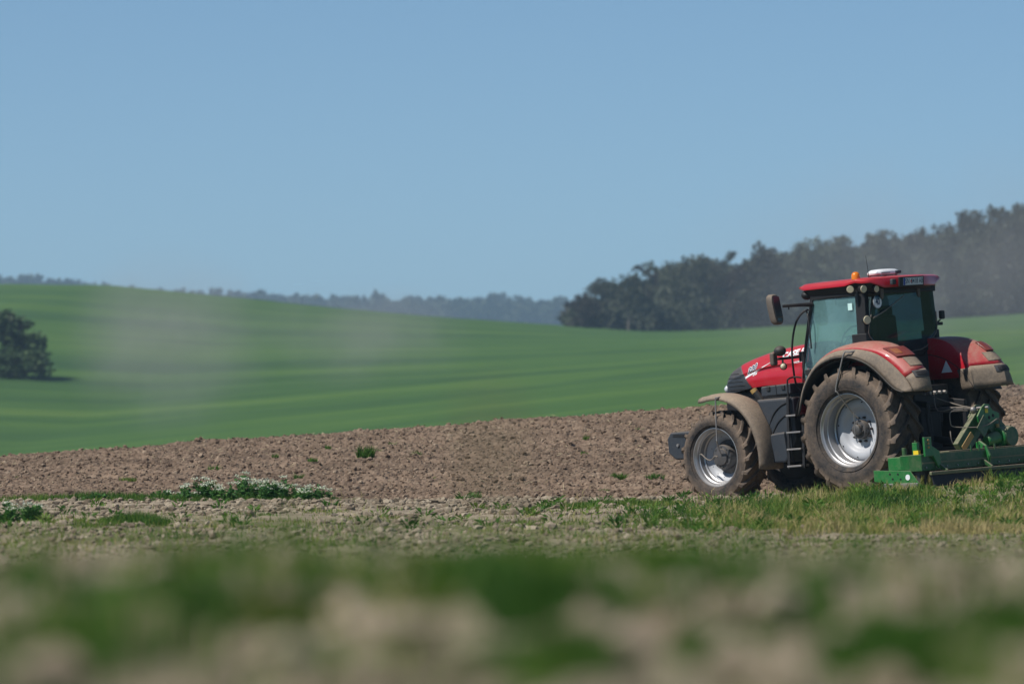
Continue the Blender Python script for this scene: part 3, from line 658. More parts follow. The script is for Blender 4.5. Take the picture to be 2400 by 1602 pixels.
# ------------------------------------------------------------------ trees
M['bark'] = plain('grey_brown_bark', (0.10, 0.085, 0.07), 0.9)
M['leaf_a'] = leaf_mat('dull_green_leaf', [(0.0, (0.044, 0.050, 0.032)), (0.5, (0.060, 0.066, 0.042)), (1.0, (0.082, 0.088, 0.055))], .2, vary=True)
M['leaf_b'] = leaf_mat('brownish_spring_leaf', [(0.0, (0.056, 0.048, 0.036)), (0.5, (0.080, 0.070, 0.050)), (1.0, (0.108, 0.094, 0.066))], .2, vary=True)
M['leaf_c'] = leaf_mat('dark_bush_leaf', [(0.0, (0.028, 0.056, 0.022)), (0.5, (0.046, 0.084, 0.030)), (1.0, (0.085, 0.135, 0.042))], .2)
M['leaf_far'] = leaf_mat('far_wood_leaf', [(0.0, (0.025, 0.040, 0.022)), (1.0, (0.07, 0.085, 0.045))], .15)
def crown_pts(n_clump, n_leaf, shape, spread, low):
    """clumps through a crown of unit height and radius, uneven outline"""
    P, T = [], []; lobes = []
    for l in range(9):     # boughs: the crown is a union of uneven lobes
        t = low + (.92 - low) * (l + random.random()) / 9; a = random.random() * 6.28; r = spread * shape(t) * random.uniform(.1, .85)
        lobes.append((r * math.cos(a), r * math.sin(a), t, random.uniform(.09, .17) * (1.15 - .5 * t), random.random()))
    for c in range(n_clump):
        lx, ly, lz, ls, lt = lobes[random.randrange(len(lobes))]
        cx, cy_, cz = lx + random.gauss(0, ls), ly + random.gauss(0, ls), min(1.0, max(low, lz + random.gauss(0, ls * .8)))
        s = random.uniform(.035, .085) * (1.2 - .6 * cz); k = n_leaf
        g = rng.normal(size=(k, 3)); g /= np.maximum(1, np.linalg.norm(g, axis=1, keepdims=True) / 1.9)
        q = g * np.array([s, s, s * .75]) + np.array([cx, cy_, cz * .94])
        P.append(q); T.append(np.full(k, .35 * lt + .3 * random.random()) + .35 * rng.random(k))
    P = np.concatenate(P); T = np.concatenate(T); ok = P[:, 2] > 0.01
    return P[ok], T[ok]
def tree_meshes(kind, hgt, seed):
    random.seed(seed)
    if kind == 'oak': P, T = crown_pts(120, 64, lambda t: max(.05, math.sin(math.pi * min(1, (t * .9 + .08))) ** .75), .38, .10)
    elif kind == 'cone': P, T = crown_pts(110, 60, lambda t: max(.05, 1.04 - t) ** .9, .32, .08)
    elif kind == 'thin': P, T = crown_pts(50, 40, lambda t: max(.1, math.sin(math.pi * t)), .30, .30)
    else: P, T = crown_pts(130, 70, lambda t: math.sqrt(max(.04, 1 - (t * .95) ** 2)), .62, .0)
    n_ = len(P); L = np.full(n_, .036 if kind != 'bush' else .055) * (.6 + .8 * rng.random(n_))
    V, Fc, Tt = leaves(P, rng.normal(size=(n_, 3)), L, L * .8, T)
    tr = MB(); pts = [(0, 0, -.06), (.01, 0, .2), (-.008, .01, .45), (.012, -.006, .7), (0, 0, .9)]
    tr.tube(pts, [.022, .018, .014, .009, .004], 7)
    for k in range(9):
        z = random.uniform(.18, .75); a = random.random() * 6.28; l = random.uniform(.12, .28) * (1.1 - z * .6)
        tr.tube([(0, 0, z), (l * .55 * math.cos(a), l * .55 * math.sin(a), z + .05), (l * math.cos(a), l * math.sin(a), z + .14)], [.008, .005, .002], 5)
    return (V * hgt, Fc, Tt), [tuple(c * hgt for c in v) for v in tr.v], tr.f
PROTO = {}
def tree(name, label, cat, group, kind, variant, mat, x, y, z, hgt, wide=1.0, rot=0.0):
    key = (kind, variant, mat)
    if key not in PROTO:
        (V, Fc, T), tv, tf = tree_meshes(kind, 1.0, hash((kind == 'oak', variant)) % 1000 + variant * 13)
        cm = np_mesh('crown', V, Fc, M[mat], False, T); tm = bpy.data.meshes.new('trunk'); tm.from_pydata(tv, [], tf); tm.materials.append(M['bark'])
        PROTO[key] = (cm, tm)
    cm, tm = PROTO[key]
    r = empty(name, loc=(x, y, z)); r.scale = (hgt * wide, hgt * wide, hgt); r.rotation_euler = (0, 0, rot)
    link('trunk', tm, r); link('crown', cm, r); tag(r, label, cat, group); return r

sky_pts = [(1345, 712), (1372, 683), (1408, 650), (1440, 655), (1473, 625), (1534, 624), (1585, 612), (1632, 597), (1693, 592), (1742, 622), (1792, 572), (1848, 592), (1890, 562), (1951, 553),
           (1990, 580), (2030, 550), (2075, 538), (2115, 556), (2152, 531), (2204, 535), (2265, 494), (2318, 526), (2358, 489), (2400, 474), (2452, 500)]
words = ['first', 'second', 'third', 'fourth', 'fifth', 'sixth', 'seventh', 'eighth', 'ninth', 'tenth', 'eleventh', 'twelfth', 'thirteenth', 'fourteenth', 'fifteenth', 'sixteenth', 'seventeenth', 'eighteenth', 'nineteenth', 'twentieth',
         'twenty-first', 'twenty-second', 'twenty-third', 'twenty-fourth', 'twenty-fifth']
special = {0: 'low brown shrubby tree at the left tip of the wood, beside the blue hills', 4: 'thin see-through tree sticking up near the left tip of the wood', 10: 'broad domed tree of the wood, just left of the tractor mirror',
           20: 'pointed tall tree rising from the wood above the right rear fender', 23: 'tallest tree of the wood at the right edge of the picture'}
for i, (px, py) in enumerate(sky_pts):
    yy = RY - 18 - 24 * math.sin(i * 2.1) - 0.026 * (px - 1340); x = at(px, 0, yy); z = float(H(x, yy))
    base_py = YH - z * F / yy; hgt = (base_py - py) * yy / F * 1.03
    kind = 'thin' if i in (3, 4) else ('cone' if i in (2, 6, 7, 10, 12, 13, 16, 18, 20, 22) else 'oak')
    wide = max(0.55, min(1.25, 11.0 / max(hgt, 4))) * (1.25 if i not in (20,) else 1.0)
    wide *= .8 if i < 3 else 1.35
    lab = special.get(i, f'{words[i]} tree from the left end of the hazy wood on the hill')
    tree('woodland_tree', lab, 'tree', 'trees along the front of the wood', kind, i % 7, 'leaf_b' if i in (0, 1, 5, 9, 14, 17) else 'leaf_a', x, yy, z, hgt, wide, i * 1.7)
# the wood behind the front row, one mass
PP, TT = [], []
for k in range(150):
    px = 1425 + 1100 * random.random(); yy = RY + 5 + 65 * random.random(); x = at(px, 0, yy); z = float(H(x, yy))
    top = float(np.interp(px, [p[0] for p in sky_pts], [p[1] for p in sky_pts])) + 8 + 34 * random.random()
    hgt = max(1.0, (YH - z * F / yy - top) * yy / F)
    (q, t) = crown_pts(26, 26, lambda t: max(.2, math.sin(math.pi * min(1, t * .85 + .12))), .38, .0)
    PP.append(q * hgt * np.array([.8, .8, 1]) + np.array([x, yy, z])); TT.append(t)
for k in range(120):   # undergrowth along the foot of the wood
    px = 1335 + 1150 * random.random(); yy = RY - 32 - 0.026 * (px - 1340) + 20 * random.random(); x = at(px, 0, yy); z = float(H(x, yy)); hgt = 2.6 + 4.0 * random.random()
    (q, t) = crown_pts(8, 26, lambda t: math.sqrt(max(.1, 1 - t * t)), .7, .0); PP.append(q * hgt + np.array([x, yy, z])); TT.append(t)
PP = np.concatenate(PP); TT = np.concatenate(TT); n_ = len(PP); L = .80 + .65 * rng.random(n_)
V, Fc, T = leaves(PP, rng.normal(size=(n_, 3)), L, L * .8, TT)
tag(link('woodland', np_mesh('woodland', V, Fc, M['leaf_a'], False, T)), 'dense grey-green wood behind the front row of trees', 'wood', kind='stuff')

# the distant blue hills' forest
PP, TT = [], []
for k in range(1500):
    yy = FY - 660 + 820 * random.random(); px = -300 + 1900 * random.random(); x = at(px, 0, yy); z = float(H(x, yy))
    (q, t) = crown_pts(7, 14, lambda t: max(.25, math.sin(math.pi * min(1, t * .9 + .1))), .35, .05); hgt = random.uniform(14, 23) * (1.15 if random.random() < .15 else 1)
    PP.append(q * hgt + np.array([x, yy, z])); TT.append(t)
PP = np.concatenate(PP); TT = np.concatenate(TT); n_ = len(PP); L = 3.4 + 2.8 * rng.random(n_)
V, Fc, T = leaves(PP, rng.normal(size=(n_, 3)), L, L * .9, TT)
tag(link('forest', np_mesh('forest', V, Fc, M['leaf_far'], False, T)), 'far forest on the blue hazy hills', 'forest', kind='stuff')

# dark bush at the left edge, standing in the wheat
yb = min(np.arange(150, 900, 2.0), key=lambda q: abs(YH - float(H(at(30, 0, q), q)) * F / q - 885)); xb = at(28, 0, yb); zb = float(H(xb, yb))
base_py = YH - zb * F / yb; hb = (base_py - 712) * yb / F
tree('dark_bush', 'dark green bush in the wheat, cut by the left edge of the picture', 'bush', None, 'bush', 5, 'leaf_c', xb - 0.4, yb, zb, hb * .96, 1.1, .4)

# ------------------------------------------------------------------ tractor (x forward, y to its left, z up; origin under the rear axle)
YAW, TILT = R(136), R(4.5)
POSE = Matrix.Translation((6.2835, 90.906, -0.388)) @ Matrix.Rotation(-TILT, 4, 'Y') @ Matrix.Rotation(YAW, 4, 'Z')
TR = empty('tractor', POSE)
tag(TR, 'dusty red tractor with black cab frame pulling the green cultivator', 'tractor')

def tyre(Rt, w, rim_r, N, sweep, lug_h, lug_w):
    mb = MB(); h = w / 2; c = Rt - lug_h
    k = (c - rim_r)
    half = [(rim_r - .01, h * .80), (rim_r + .02, h * .90), (rim_r + k * .35, h * 1.02), (rim_r + k * .62, h * 1.0), (rim_r + k * .86, h * .93), (c - .012, h * .74), (c, h * .4)]
    prof = [(r, -y) for r, y in half] + [(c + .003, 0)] + [(r, y) for r, y in half[::-1]]
    mb.lathe(prof, 72)
    # raised ring on the sidewall
    for s in (-1, 1):
        mb.lathe([(rim_r + .05, s * h * .93), (rim_r + .055, s * (h * .93 + .02)), (rim_r + .075, s * (h * .95 + .02)), (rim_r + .08, s * h * .95)], 72)
    def surf(y): return c - .012 * (abs(y) / (h * .74)) ** 2 if abs(y) < h * .74 else (c - .012) - (abs(y) - h * .74) / (h * .19) * (k * .13)
    for s in (-1, 1):
        for i in range(N):
            a0 = 2 * math.pi * (i + (0.5 if s > 0 else 0)) / N; rs = []
            for t in (0, .2, .4, .6, .8, .93, 1.0):
                y = s * (-.03 * w + t * (h * .97 + .03 * w)); a = a0 + sweep * t ** .9
                rb = surf(y) - .02; rt_ = Rt - .018 * t * t if t < .97 else rb + .035
                lw = lug_w * (1.0 + .35 * t)
                ring = []
                for rr, sw in ((rb, -.5), (rb, .5), (rt_, .36), (rt_, -.36)):
                    aa = a + sw * lw / rr; ring.append((rr * math.cos(aa), y, rr * math.sin(aa)))
                rs.append(ring)
            # side end of the lug running down the shoulder
            y = s * h * .985; a = a0 + sweep * 1.03; ring = []
            for rr, sw in ((surf(s * h * .93) - .05, -.5), (surf(s * h * .93) - .05, .5), (surf(s * h * .93) + .012, .42), (surf(s * h * .93) + .012, -.42)):
                aa = a + sw * lw / rr; ring.append((rr * math.cos(aa), y, rr * math.sin(aa)))
            rs.append(ring); mb.rings(rs)
    return mb
def wheel(name, x, y, z, Rt, w, fl_r, rear, mat):
    mb = MB(); h = w / 2
    fy = h * .84
    if rear:
        prof = [(fl_r + .012, fy - .015), (fl_r + .012, fy + .006), (fl_r - .006, fy + .008), (fl_r - .02, fy - .02), (fl_r - .035, fy - .03), (fl_r - .045, fy - .10), (fl_r - .062, fy - .11), (fl_r - .066, fy - .26), (fl_r - .085, fy - .275), (fl_r - .10, -fy + .05), (fl_r - .03, -fy + .02), (fl_r + .01, -fy)]
    else:
        prof = [(fl_r + .012, fy - .015), (fl_r + .012, fy + .006), (fl_r - .006, fy + .008), (fl_r - .02, fy - .02), (fl_r - .032, fy - .03), (fl_r - .042, fy - .08), (fl_r - .058, fy - .09), (fl_r - .065, fy - .17), (fl_r - .085, fy - .185), (fl_r - .09, -fy + .05), (fl_r - .03, -fy + .02), (fl_r + .01, -fy)]
    mb.lathe(prof, 64)
    wob = mb.build(name, M['rim'], TR, smooth=True, loc=(x, y, z))
    tyre(Rt, w, fl_r - .005, 20 if rear else 19, .42 if rear else .44, .058 if rear else .048, .062 if rear else .050).build('tyre', M[mat], wob, smooth=True)
    d = MB()
    if rear:
        d.lathe([(fl_r - .085, fy - .31), (fl_r - .105, fy - .285), (.43, fy - .27), (.37, fy - .275), (.345, fy - .295), (.32, fy - .32), (.295, fy - .345), (.24, fy - .35), (.10, fy - .35), (.0005, fy - .35)], 56)
        d.build('wheel_disc', M['disc'], wob, smooth=True)
        hb = MB(); hb.lathe([(.15, fy - .355), (.15, fy - .27), (.135, fy - .25), (.085, fy - .245), (.08, fy - .17), (.06, fy - .16), (.0005, fy - .158)], 32)
        for k in range(6):
            a = k * math.pi / 3 + .3; hb.cyl((.095 * math.cos(a), fy - .26, .095 * math.sin(a)), (.095 * math.cos(a), fy - .225, .095 * math.sin(a)), .014, 6)
        hb.build('hub', M['hub'], wob, smooth=True)
        for k in range(10):
            a = k * math.pi / 5; nb = MB(); p = (.195 * math.cos(a), 0, .195 * math.sin(a))
            nb.cyl((p[0], fy - .355, p[2]), (p[0], fy - .31, p[2]), .020, 6); nb.cyl((p[0], fy - .315, p[2]), (p[0], fy - .285, p[2]), .011, 6); nb.build('wheel_nut', M['nut'], wob)
        for k in range(8):
            a = k * math.pi / 4 + .2; nb = MB(); p = (.44 * math.cos(a), 0, .44 * math.sin(a)); nb.cyl((p[0], fy - .285, p[2]), (p[0], fy - .262, p[2]), .011, 6); nb.build('disc_bolt', M['nut'], wob)
    else:
        d.lathe([(fl_r - .08, fy - .20), (fl_r - .095, fy - .235), (.33, fy - .27), (.30, fy - .29), (.26, fy - .36), (.15, fy - .37), (.0005, fy - .37)], 56)
        d.build('wheel_disc', M['disc'], wob, smooth=True)
        hb = MB(); hb.lathe([(.30, fy - .36), (.285, fy - .33), (.23, fy - .32), (.205, fy - .30), (.20, fy - .17), (.185, fy - .15), (.14, fy - .145), (.13, fy - .115), (.07, fy - .105), (.0005, fy - .10)], 40)
        for k in range(8):
            a = k * math.pi / 4; hb.cyl((.165 * math.cos(a), fy - .17, .165 * math.sin(a)), (.165 * math.cos(a), fy - .135, .165 * math.sin(a)), .014, 6)
        hb.build('hub', M['hub'], wob, smooth=True)
        for k in range(14):
            a = k * 2 * math.pi / 14; nb = MB(); p = (.345 * math.cos(a), 0, .345 * math.sin(a)); nb.cyl((p[0], fy - .275, p[2]), (p[0], fy - .262, p[2]), .013, 8); nb.build('wheel_nut', M['nut'], wob)
    bk = MB(); bk.lathe([(fl_r - .012, -fy + .012), (fl_r - .06, -fy - .004), (.30, -fy + .01), (.22, -fy + .0), (.18, -fy - .06), (.0005, -fy - .06)], 40); bk.build('wheel_shade_plate', M['black'], wob, smooth=True)  # black plate added over the rim's inner side for the shadow there
    return wob
wr = wheel('rear_wheel', 0, .955, 1.0, 1.01, .75, .585, True, 'tyre_rear')
wr2 = dup(wr, TR, (0, -1.12, 1.0), (1, -1, 1))
wf = wheel('front_wheel', 2.92, .965, .735, .755, .58, .475, False, 'tyre_front')
wf2 = dup(wf, TR, (2.92, -.965, .735), (1, -1, 1))

# ---- front fender
FA = (2.92, .735)
def ffender():
    mb = MB(); rs = []
    cols = [(.70, -.02), (.74, .0), (.85, .028), (.98, .035), (1.10, .028), (1.19, .0), (1.235, -.035), (1.245, -.075)]
    N = 22
    for i in range(N + 1):
        t = i / N; a = R(74) + R(120) * t
        r = .985 + .03 * math.sin(math.pi * t) + .06 * max(0, t - .75) / .25 + (.02 if i == 0 else 0)
        rs.append([(FA[0] + (r + dz) * math.cos(a), y, FA[1] + (r + dz) * math.sin(a)) for y, dz in cols])
    mb.rings(rs, closed=False); return mb
ff = ffender().build('front_fender', M['fender'], TR, smooth=True, solid=.016)
st = MB(); st.tube(catmull([(2.72, 1.20, 1.70), (2.74, 1.262, 1.69), (2.775, 1.265, 1.64), (2.82, 1.255, 1.05), (2.83, 1.25, .98), (2.90, 1.08, .72), (2.95, 1.0, .56)], 5), .013, 6); st.build('fender_stay', M['steel'], ff, smooth=True)
wv = MB(); wv.tube(catmull([(3.22, 1.24, .80), (3.17, 1.26, .80), (3.06, 1.27, .72), (2.97, 1.27, .70), (2.88, 1.27, .755), (2.83, 1.26, .74)], 6), .012, 6); wv.build('brake_hose', M['hose'], ff, smooth=True)
ff2 = dup(ff, TR, (0, 0, 0), (1, -1, 1))

# ---- rear fender: outer lip, crown and inner edge curves
OUT = [(1.0, 1.30), (.90, 1.57), (.79, 1.79), (.55, 2.04), (.22, 2.165), (-.10, 2.17), (-.36, 2.11), (-.60, 1.99), (-.81, 1.82), (-.95, 1.69), (-1.08, 1.59), (-1.24, 1.535)]
CRW = [(1.06, 1.32), (1.02, 1.62), (.90, 1.87), (.66, 2.13), (.33, 2.31), (-.02, 2.375), (-.38, 2.38), (-.74, 2.325), (-1.02, 2.20), (-1.25, 2.02), (-1.43, 1.80), (-1.49, 1.525)]
INN = [(1.02, 1.32), (.99, 1.62), (.88, 1.87), (.65, 2.14), (.31, 2.33), (-.02, 2.375), (-.35, 2.355), (-.60, 2.28), (-.80, 2.13), (-.93, 1.98), (-1.03, 1.80), (-1.08, 1.50)]
o_, c_, i_ = (catmull([(a, 0, b) for a, b in q], 3) for q in (OUT, CRW, INN))
def fcol(k, f, g):
    """across the fender: f in 0..1 from the outer lip to the crown, g in 0..1 from the crown to the inner edge"""
    if g is None:
        s, c2 = math.sin(f * math.pi / 2), 1 - math.cos(f * math.pi / 2)
        e = 1 - (1 - f) ** 2.3
        p = o_[k] * (1 - e) + c_[k] * e; y = 1.31 - .38 * f ** 1.35; return (p.x, y, p.z)
    p = c_[k] * (1 - g) + i_[k] * g; y = .93 - .31 * g; return (p.x, y, p.z)
nrow = len(o_); skirt_row = nrow - 5
outer_f = [0, .05, .10, .16, .22, .28]; red_f = [.28, .38, .5, .62, .75, .9, 1.0]; red_g = [.25, .5, .75, .92, 1.0]
mb = MB(); rows = []
for k in range(skirt_row + 1):
    ring = [fcol(k, f, None) for f in red_f] + [fcol(k, 0, g) for g in red_g]
    q = ring[-1]; ring += [(q[0], .612, q[2] - .03), (q[0], .61, min(q[2] - .05, max(1.70, q[2] - .35))), (q[0], .61, min(q[2] - .06, 1.70))]
    rows.append(ring)
mb.rings(rows, closed=False)
rf = mb.build('rear_fender', M['red_dusty'], TR, smooth=True, solid=.012)
mb = MB(); mb.rings([[fcol(k, f, None) for f in outer_f] for k in range(nrow)], closed=False)
lip = MB(); lip.rings([[(o_[k].x, 1.312, o_[k].z), (o_[k].x * .985, 1.325, 1.0 + (o_[k].z - 1.0) * .985), (o_[k].x * .96, 1.315, 1.0 + (o_[k].z - 1.0) * .96)] for k in range(nrow)], closed=False)
mb.build('fender_flare', M['plastic_dusty'], rf, smooth=True, solid=.014)
lip.build('fender_lip', M['plastic'], rf, smooth=True, solid=.010)
mb = MB(); rows = []
for k in range(skirt_row, nrow):
    off = -.008
    ring = [fcol(k, f, None) for f in red_f] + [fcol(k, 0, g) for g in red_g]; q = ring[-1]
    ring += [(q[0], .605, q[2] - .02), (q[0] + .25, .60, q[2] - .04 if k < nrow - 1 else q[2])]
    rows.append([(x + off, y, z) for x, y, z in ring])
mb.rings(rows, closed=False); mb.build('fender_skirt', M['plastic_dusty'], rf, smooth=True, solid=.012)
def fsurf(u, y):
    """point on the fender, u = row (may be fractional)"""
    k = int(min(nrow - 2, max(0, math.floor(u)))); t = u - k
    def one(kk):
        if y > .93: return Vector(fcol(kk, ((1.31 - y) / .38) ** (1 / 1.35), None))
        return Vector(fcol(kk, 0, (.93 - y) / .31))
    return one(k) * (1 - t) + one(k + 1) * t
def row_at(zt, y):
    us = np.linspace(nrow * .5, nrow - 1, 400); zs = [abs(fsurf(u, y).z - zt) for u in us]; return float(us[int(np.argmin(zs))])
def fender_piece(name, z0, z1, ya, yb, mat, proud, parent, depth=.03, n=6, m=7):
    mb = MB(); rs = []
    for i in range(n + 1):
        z = z0 + (z1 - z0) * i / n; ring = []; low = []
        for j in range(m + 1):
            y = ya + (yb - ya) * j / m
            u = row_at(z, y); p = fsurf(u, y); nn = (fsurf(min(u + .3, nrow - 1), y) - fsurf(u - .3, y)).cross(fsurf(u, y - .02) - fsurf(u, y + .02)).normalized()
            if nn.x > 0: nn = -nn
            ring.append(p + nn * proud); low.append(p - nn * depth)
        rs.append(ring + low[::-1])
    mb.rings(rs); return mb.build(name, mat, parent, bevel=.006, smooth=True)
tl = fender_piece('tail_light', 2.08, 2.23, 1.17, .90, M['taillamp'], .035, rf)
am = fender_piece('indicator', 2.12, 2.20, 1.15, 1.08, M['amber_d'], .042, rf)
pnl = fender_piece('fender_panel', 1.93, 2.07, 1.13, .84, M['plastic_dusty'], .012, rf)
vf = fender_piece('vent_frame', 1.745, 1.85, 1.16, .86, M['plastic_grey'], .018, rf)
fender_piece('vent', 1.765, 1.83, 1.13, .89, M['black'], .024, rf)
sr = MB(); sr.tube(catmull([(-.27, 1.22, 2.24), (-.20, 1.33, 2.23), (-.10, 1.345, 2.22), (.02, 1.35, 1.95), (.13, 1.35, 1.66), (.11, 1.33, 1.60), (.03, 1.14, 1.30), (-.03, 1.05, 1.18)], 5), .013, 6)
sr2 = MB(); sr2.tube([(-.10, 1.24, .88), (-.13, 1.26, 1.28)], .008, 6)
ln = MB(); ln.rings([[(1.13 * math.cos(a) * (1.0 if math.cos(a) > 0 else 1.08), y, 1.0 + 1.13 * math.sin(a)) for y in (.60, .95, 1.28)] for a in (R(15) + R(140) * k / 20 for k in range(21))], closed=False); ln.build('fender_liner', M['black'], rf, smooth=True, solid=.01)
rf2 = dup(rf, TR, (0, 0, 0), (1, -1, 1))
sr.build('fender_stay', M['steel'], rf, smooth=True); sr2.build('marker_wire', M['steel'], rf, smooth=True)
tri = MB(); tri.prism([(-.66, 1.80), (-.44, 1.80), (-.55, 1.99)], 1, -.605, -.600); tri.build('warning_triangle', M['white'], rf2)
# the triangle belongs to the mirrored fender: undo the mirroring
rf2.children[-1].scale = (1, -1, 1)

# ---- bonnet
BX = [1.42, 1.75, 2.16, 2.44, 2.73, 2.96, 3.12, 3.22, 3.31, 3.39, 3.45, 3.50, 3.53]
BT = [2.47, 2.45, 2.41, 2.365, 2.305, 2.245, 2.19, 2.145, 2.085, 2.02, 1.95, 1.87, 1.79]
BW = [.485, .48, .47, .46, .45, .43, .405, .375, .335, .28, .225, .16, .09]
BB = [1.76, 1.79, 1.83, 1.83, 1.81, 1.78, 1.765, 1.755, 1.75, 1.745, 1.74, 1.74, 1.74]
def bsec(x, t, w, b):
    hgt = t - b; e = min(1, max(0, (3.0 - x) / .5)); sc_ = .030 * e * min(1, max(0, (x - 1.55) / .5))
    half = [(0, t), (.35 * w, t - .004), (.62 * w, t - .02), (.80 * w, t - .055 * min(1, hgt / .5)), (.90 * w, t - .12 * min(1, hgt / .5)), (.965 * w, t - .42 * hgt),
            (.985 * w, t - .45 * hgt), (.985 * w - sc_, t - .50 * hgt), (.985 * w - sc_ * .8, t - .58 * hgt), (1.0 * w, t - .68 * hgt), (1.0 * w, t - .82 * hgt), (.96 * w, b)]
    return [(x, y, z) for y, z in half] + [(x, -y, z) for y, z in half[:0:-1]]
xs = np.linspace(1.42, 3.53, 46)
full = MB(); full.rings([bsec(x, float(np.interp(x, BX, BT)), float(np.interp(x, BX, BW)), float(np.interp(x, BX, BB))) for x in xs])
me = bpy.data.meshes.new('bonnet'); me.from_pydata(full.v, [], full.f)
co, no = Vector((2.69, 0, 1.79)), Vector((.35, 0, -.25)).normalized()   # cut between bonnet and grille
def cut(keep_front):
    bm = bmesh.new(); bm.from_mesh(me); bmesh.ops.recalc_face_normals(bm, faces=bm.faces)
    bmesh.ops.bisect_plane(bm, geom=bm.verts[:] + bm.edges[:] + bm.faces[:], plane_co=co, plane_no=no, clear_inner=keep_front, clear_outer=not keep_front)
    m2 = bpy.data.meshes.new('bonnet'); bm.to_mesh(m2); bvh = BVHTree.FromBMesh(bm); bm.free()
    m2.polygons.foreach_set('use_smooth', [True] * len(m2.polygons)); m2.set_sharp_from_angle(angle=R(38)); return m2, bvh
m_red, BVH = cut(False); m_red.materials.append(M['red']); bonnet = link('bonnet', m_red, TR)
m_gr, BVHG = cut(True); m_gr.materials.append(M['plastic_grey'])
for v in m_gr.vertices: v.co.y *= .985
grille = link('grille', m_gr, bonnet)
for o_b in (bonnet, grille):
    md = o_b.modifiers.new('solid', 'SOLIDIFY'); md.thickness = .012; md.offset = -1
for k in range(5):      # louvres beside the nose
    z = 1.80 + .065 * k; pts = []
    for q in range(9):
        x = 2.80 + .25 * (z - 1.79) / .35 + q * .055
        hit = BVHG.ray_cast(Vector((x, 2, z)), Vector((0, -1, 0)))
        if hit[0] is not None and hit[0].y > .12: pts.append((x, hit[0].y * .985 + .002, z))
    if len(pts) > 2: lv = MB(); lv.tube(pts, .005, 5); lv.build('louvre', M['black'], grille)
for s in (1, -1):
    hl = MB(); hl.ball((3.40, s * .20, 1.83), .075, .10, .075, 14, 8); hl.build('headlight', M['headlamp'], bonnet, smooth=True)
def side_text(txt, size, x0, z0, slope, mat, name, shear=.25, offset=0, proud=.004, cuts=2, sx=1.0):
    m2 = text_mesh(txt, size, shear, offset, 1.0, 0, cuts, sx); ca, sa = math.cos(slope), math.sin(slope)
    for v in m2.vertices:
        lx, lz = v.co.x, v.co.y; x = x0 - (lx * ca - lz * 0); z = z0 + lx * sa + lz
        hit = BVH.ray_cast(Vector((x, 2, z)), Vector((0, -1, 0)))
        v.co = (x, (hit[0].y if hit[0] is not None else .42) + proud, z)
    m2.materials.append(M[mat]); return link(name, m2, bonnet)
side_text('CASE IH', .118, 1.72, 2.315, R(7), 'white', 'lettering', .2, .006, sx=1.32)
side_text('300', .128, 2.675, 2.115, R(22), 'white', 'lettering', .3, .010, .004, sx=1.15)
side_text('300', .128, 2.675, 2.115, R(22), 'navy', 'lettering', .3, .001, .007, sx=1.15)
side_text('CVX', .045, 2.62, 2.030, R(18), 'white', 'lettering', .3, .003)
side_text('CVXDRIVE', .045, 1.66, 2.165, R(6), 'white', 'lettering', .3, .001)
stp = MB(); n_s = 24; rs = []
for k in range(n_s + 1):
    x = 2.83 - .60 * k / n_s; zc = 1.985 + (2.83 - x) * .37; hw = .016 * (1 - k / n_s) + .003; ring = []
    for dz in (-hw, hw):
        hit = BVH.ray_cast(Vector((x, 2, zc + dz)), Vector((0, -1, 0))); ring.append((x, (hit[0].y if hit[0] is not None else .43) + .004, zc + dz))
    rs.append(ring)
stp.rings(rs, closed=False); stp.build('side_stripe', M['white'], bonnet)

# ---- body under the bonnet, axles, front weight
mb = MB(); mb.box((2.43, 0, 1.30), (1.95, .62, .92)); mb.box((2.2, 0, .86), (2.6, .50, .40)); mb.box((.45, 0, 1.02), (1.9, .62, .72)); mb.box((.5, 0, 1.5), (1.4, 1.0, .30))
mb.box((1.35, 0, 1.72), (.35, .9, .35)); mb.box((-.45, 0, .95), (.4, .5, .8)); mb.build('engine_and_gearbox', M['black'], TR, bevel=.03)
mb = MB(); mb.cyl((2.92, -.8, .735), (2.92, .8, .735), .12, 14); mb.box((2.92, 0, .72), (.45, .7, .34)); mb.build('front_axle', M['black'], TR, bevel=.01)
mb = MB(); mb.cyl((0, -.85, 1.0), (0, .85, 1.0), .16, 16); mb.cyl((0, -.62, 1.0), (0, .62, 1.0), .24, 16); mb.build('rear_axle', M['black'], TR)
mb = MB(); mb.box((3.45, 0, .95), (.9, .42, .36)); mb.bar((3.7, .26, .85), (4.05, .30, .88), .08, .16); mb.bar((3.7, -.26, .85), (4.05, -.30, .88), .08, .16); mb.bar((3.6, 0, 1.15), (4.1, 0, 1.1), .07, .07); mb.build('front_linkage', M['black'], TR, bevel=.012)
mb = MB(); mb.prism([(4.02, .80), (4.08, .74), (4.50, .74), (4.66, .86), (4.66, 1.10), (4.58, 1.20), (4.06, 1.20), (4.02, 1.16)], 1, -.43, .43)
wt = mb.build('front_weight', M['plastic_grey'], TR, bevel=.03, seg=3)
mb = MB(); mb.prism([(4.26, 1.10), (4.53, 1.12), (4.51, 1.165), (4.26, 1.15)], 1, .425, .436); mb.prism([(4.14, .84), (4.36, .84), (4.36, .89), (4.14, .89)], 1, .425, .436); mb.build_each('weight_slot', M['black'], wt)
mb = MB(); mb.cyl((4.42, .42, .98), (4.42, .455, .98), .025, 10); mb.build('weight_pin', M['steel'], wt)
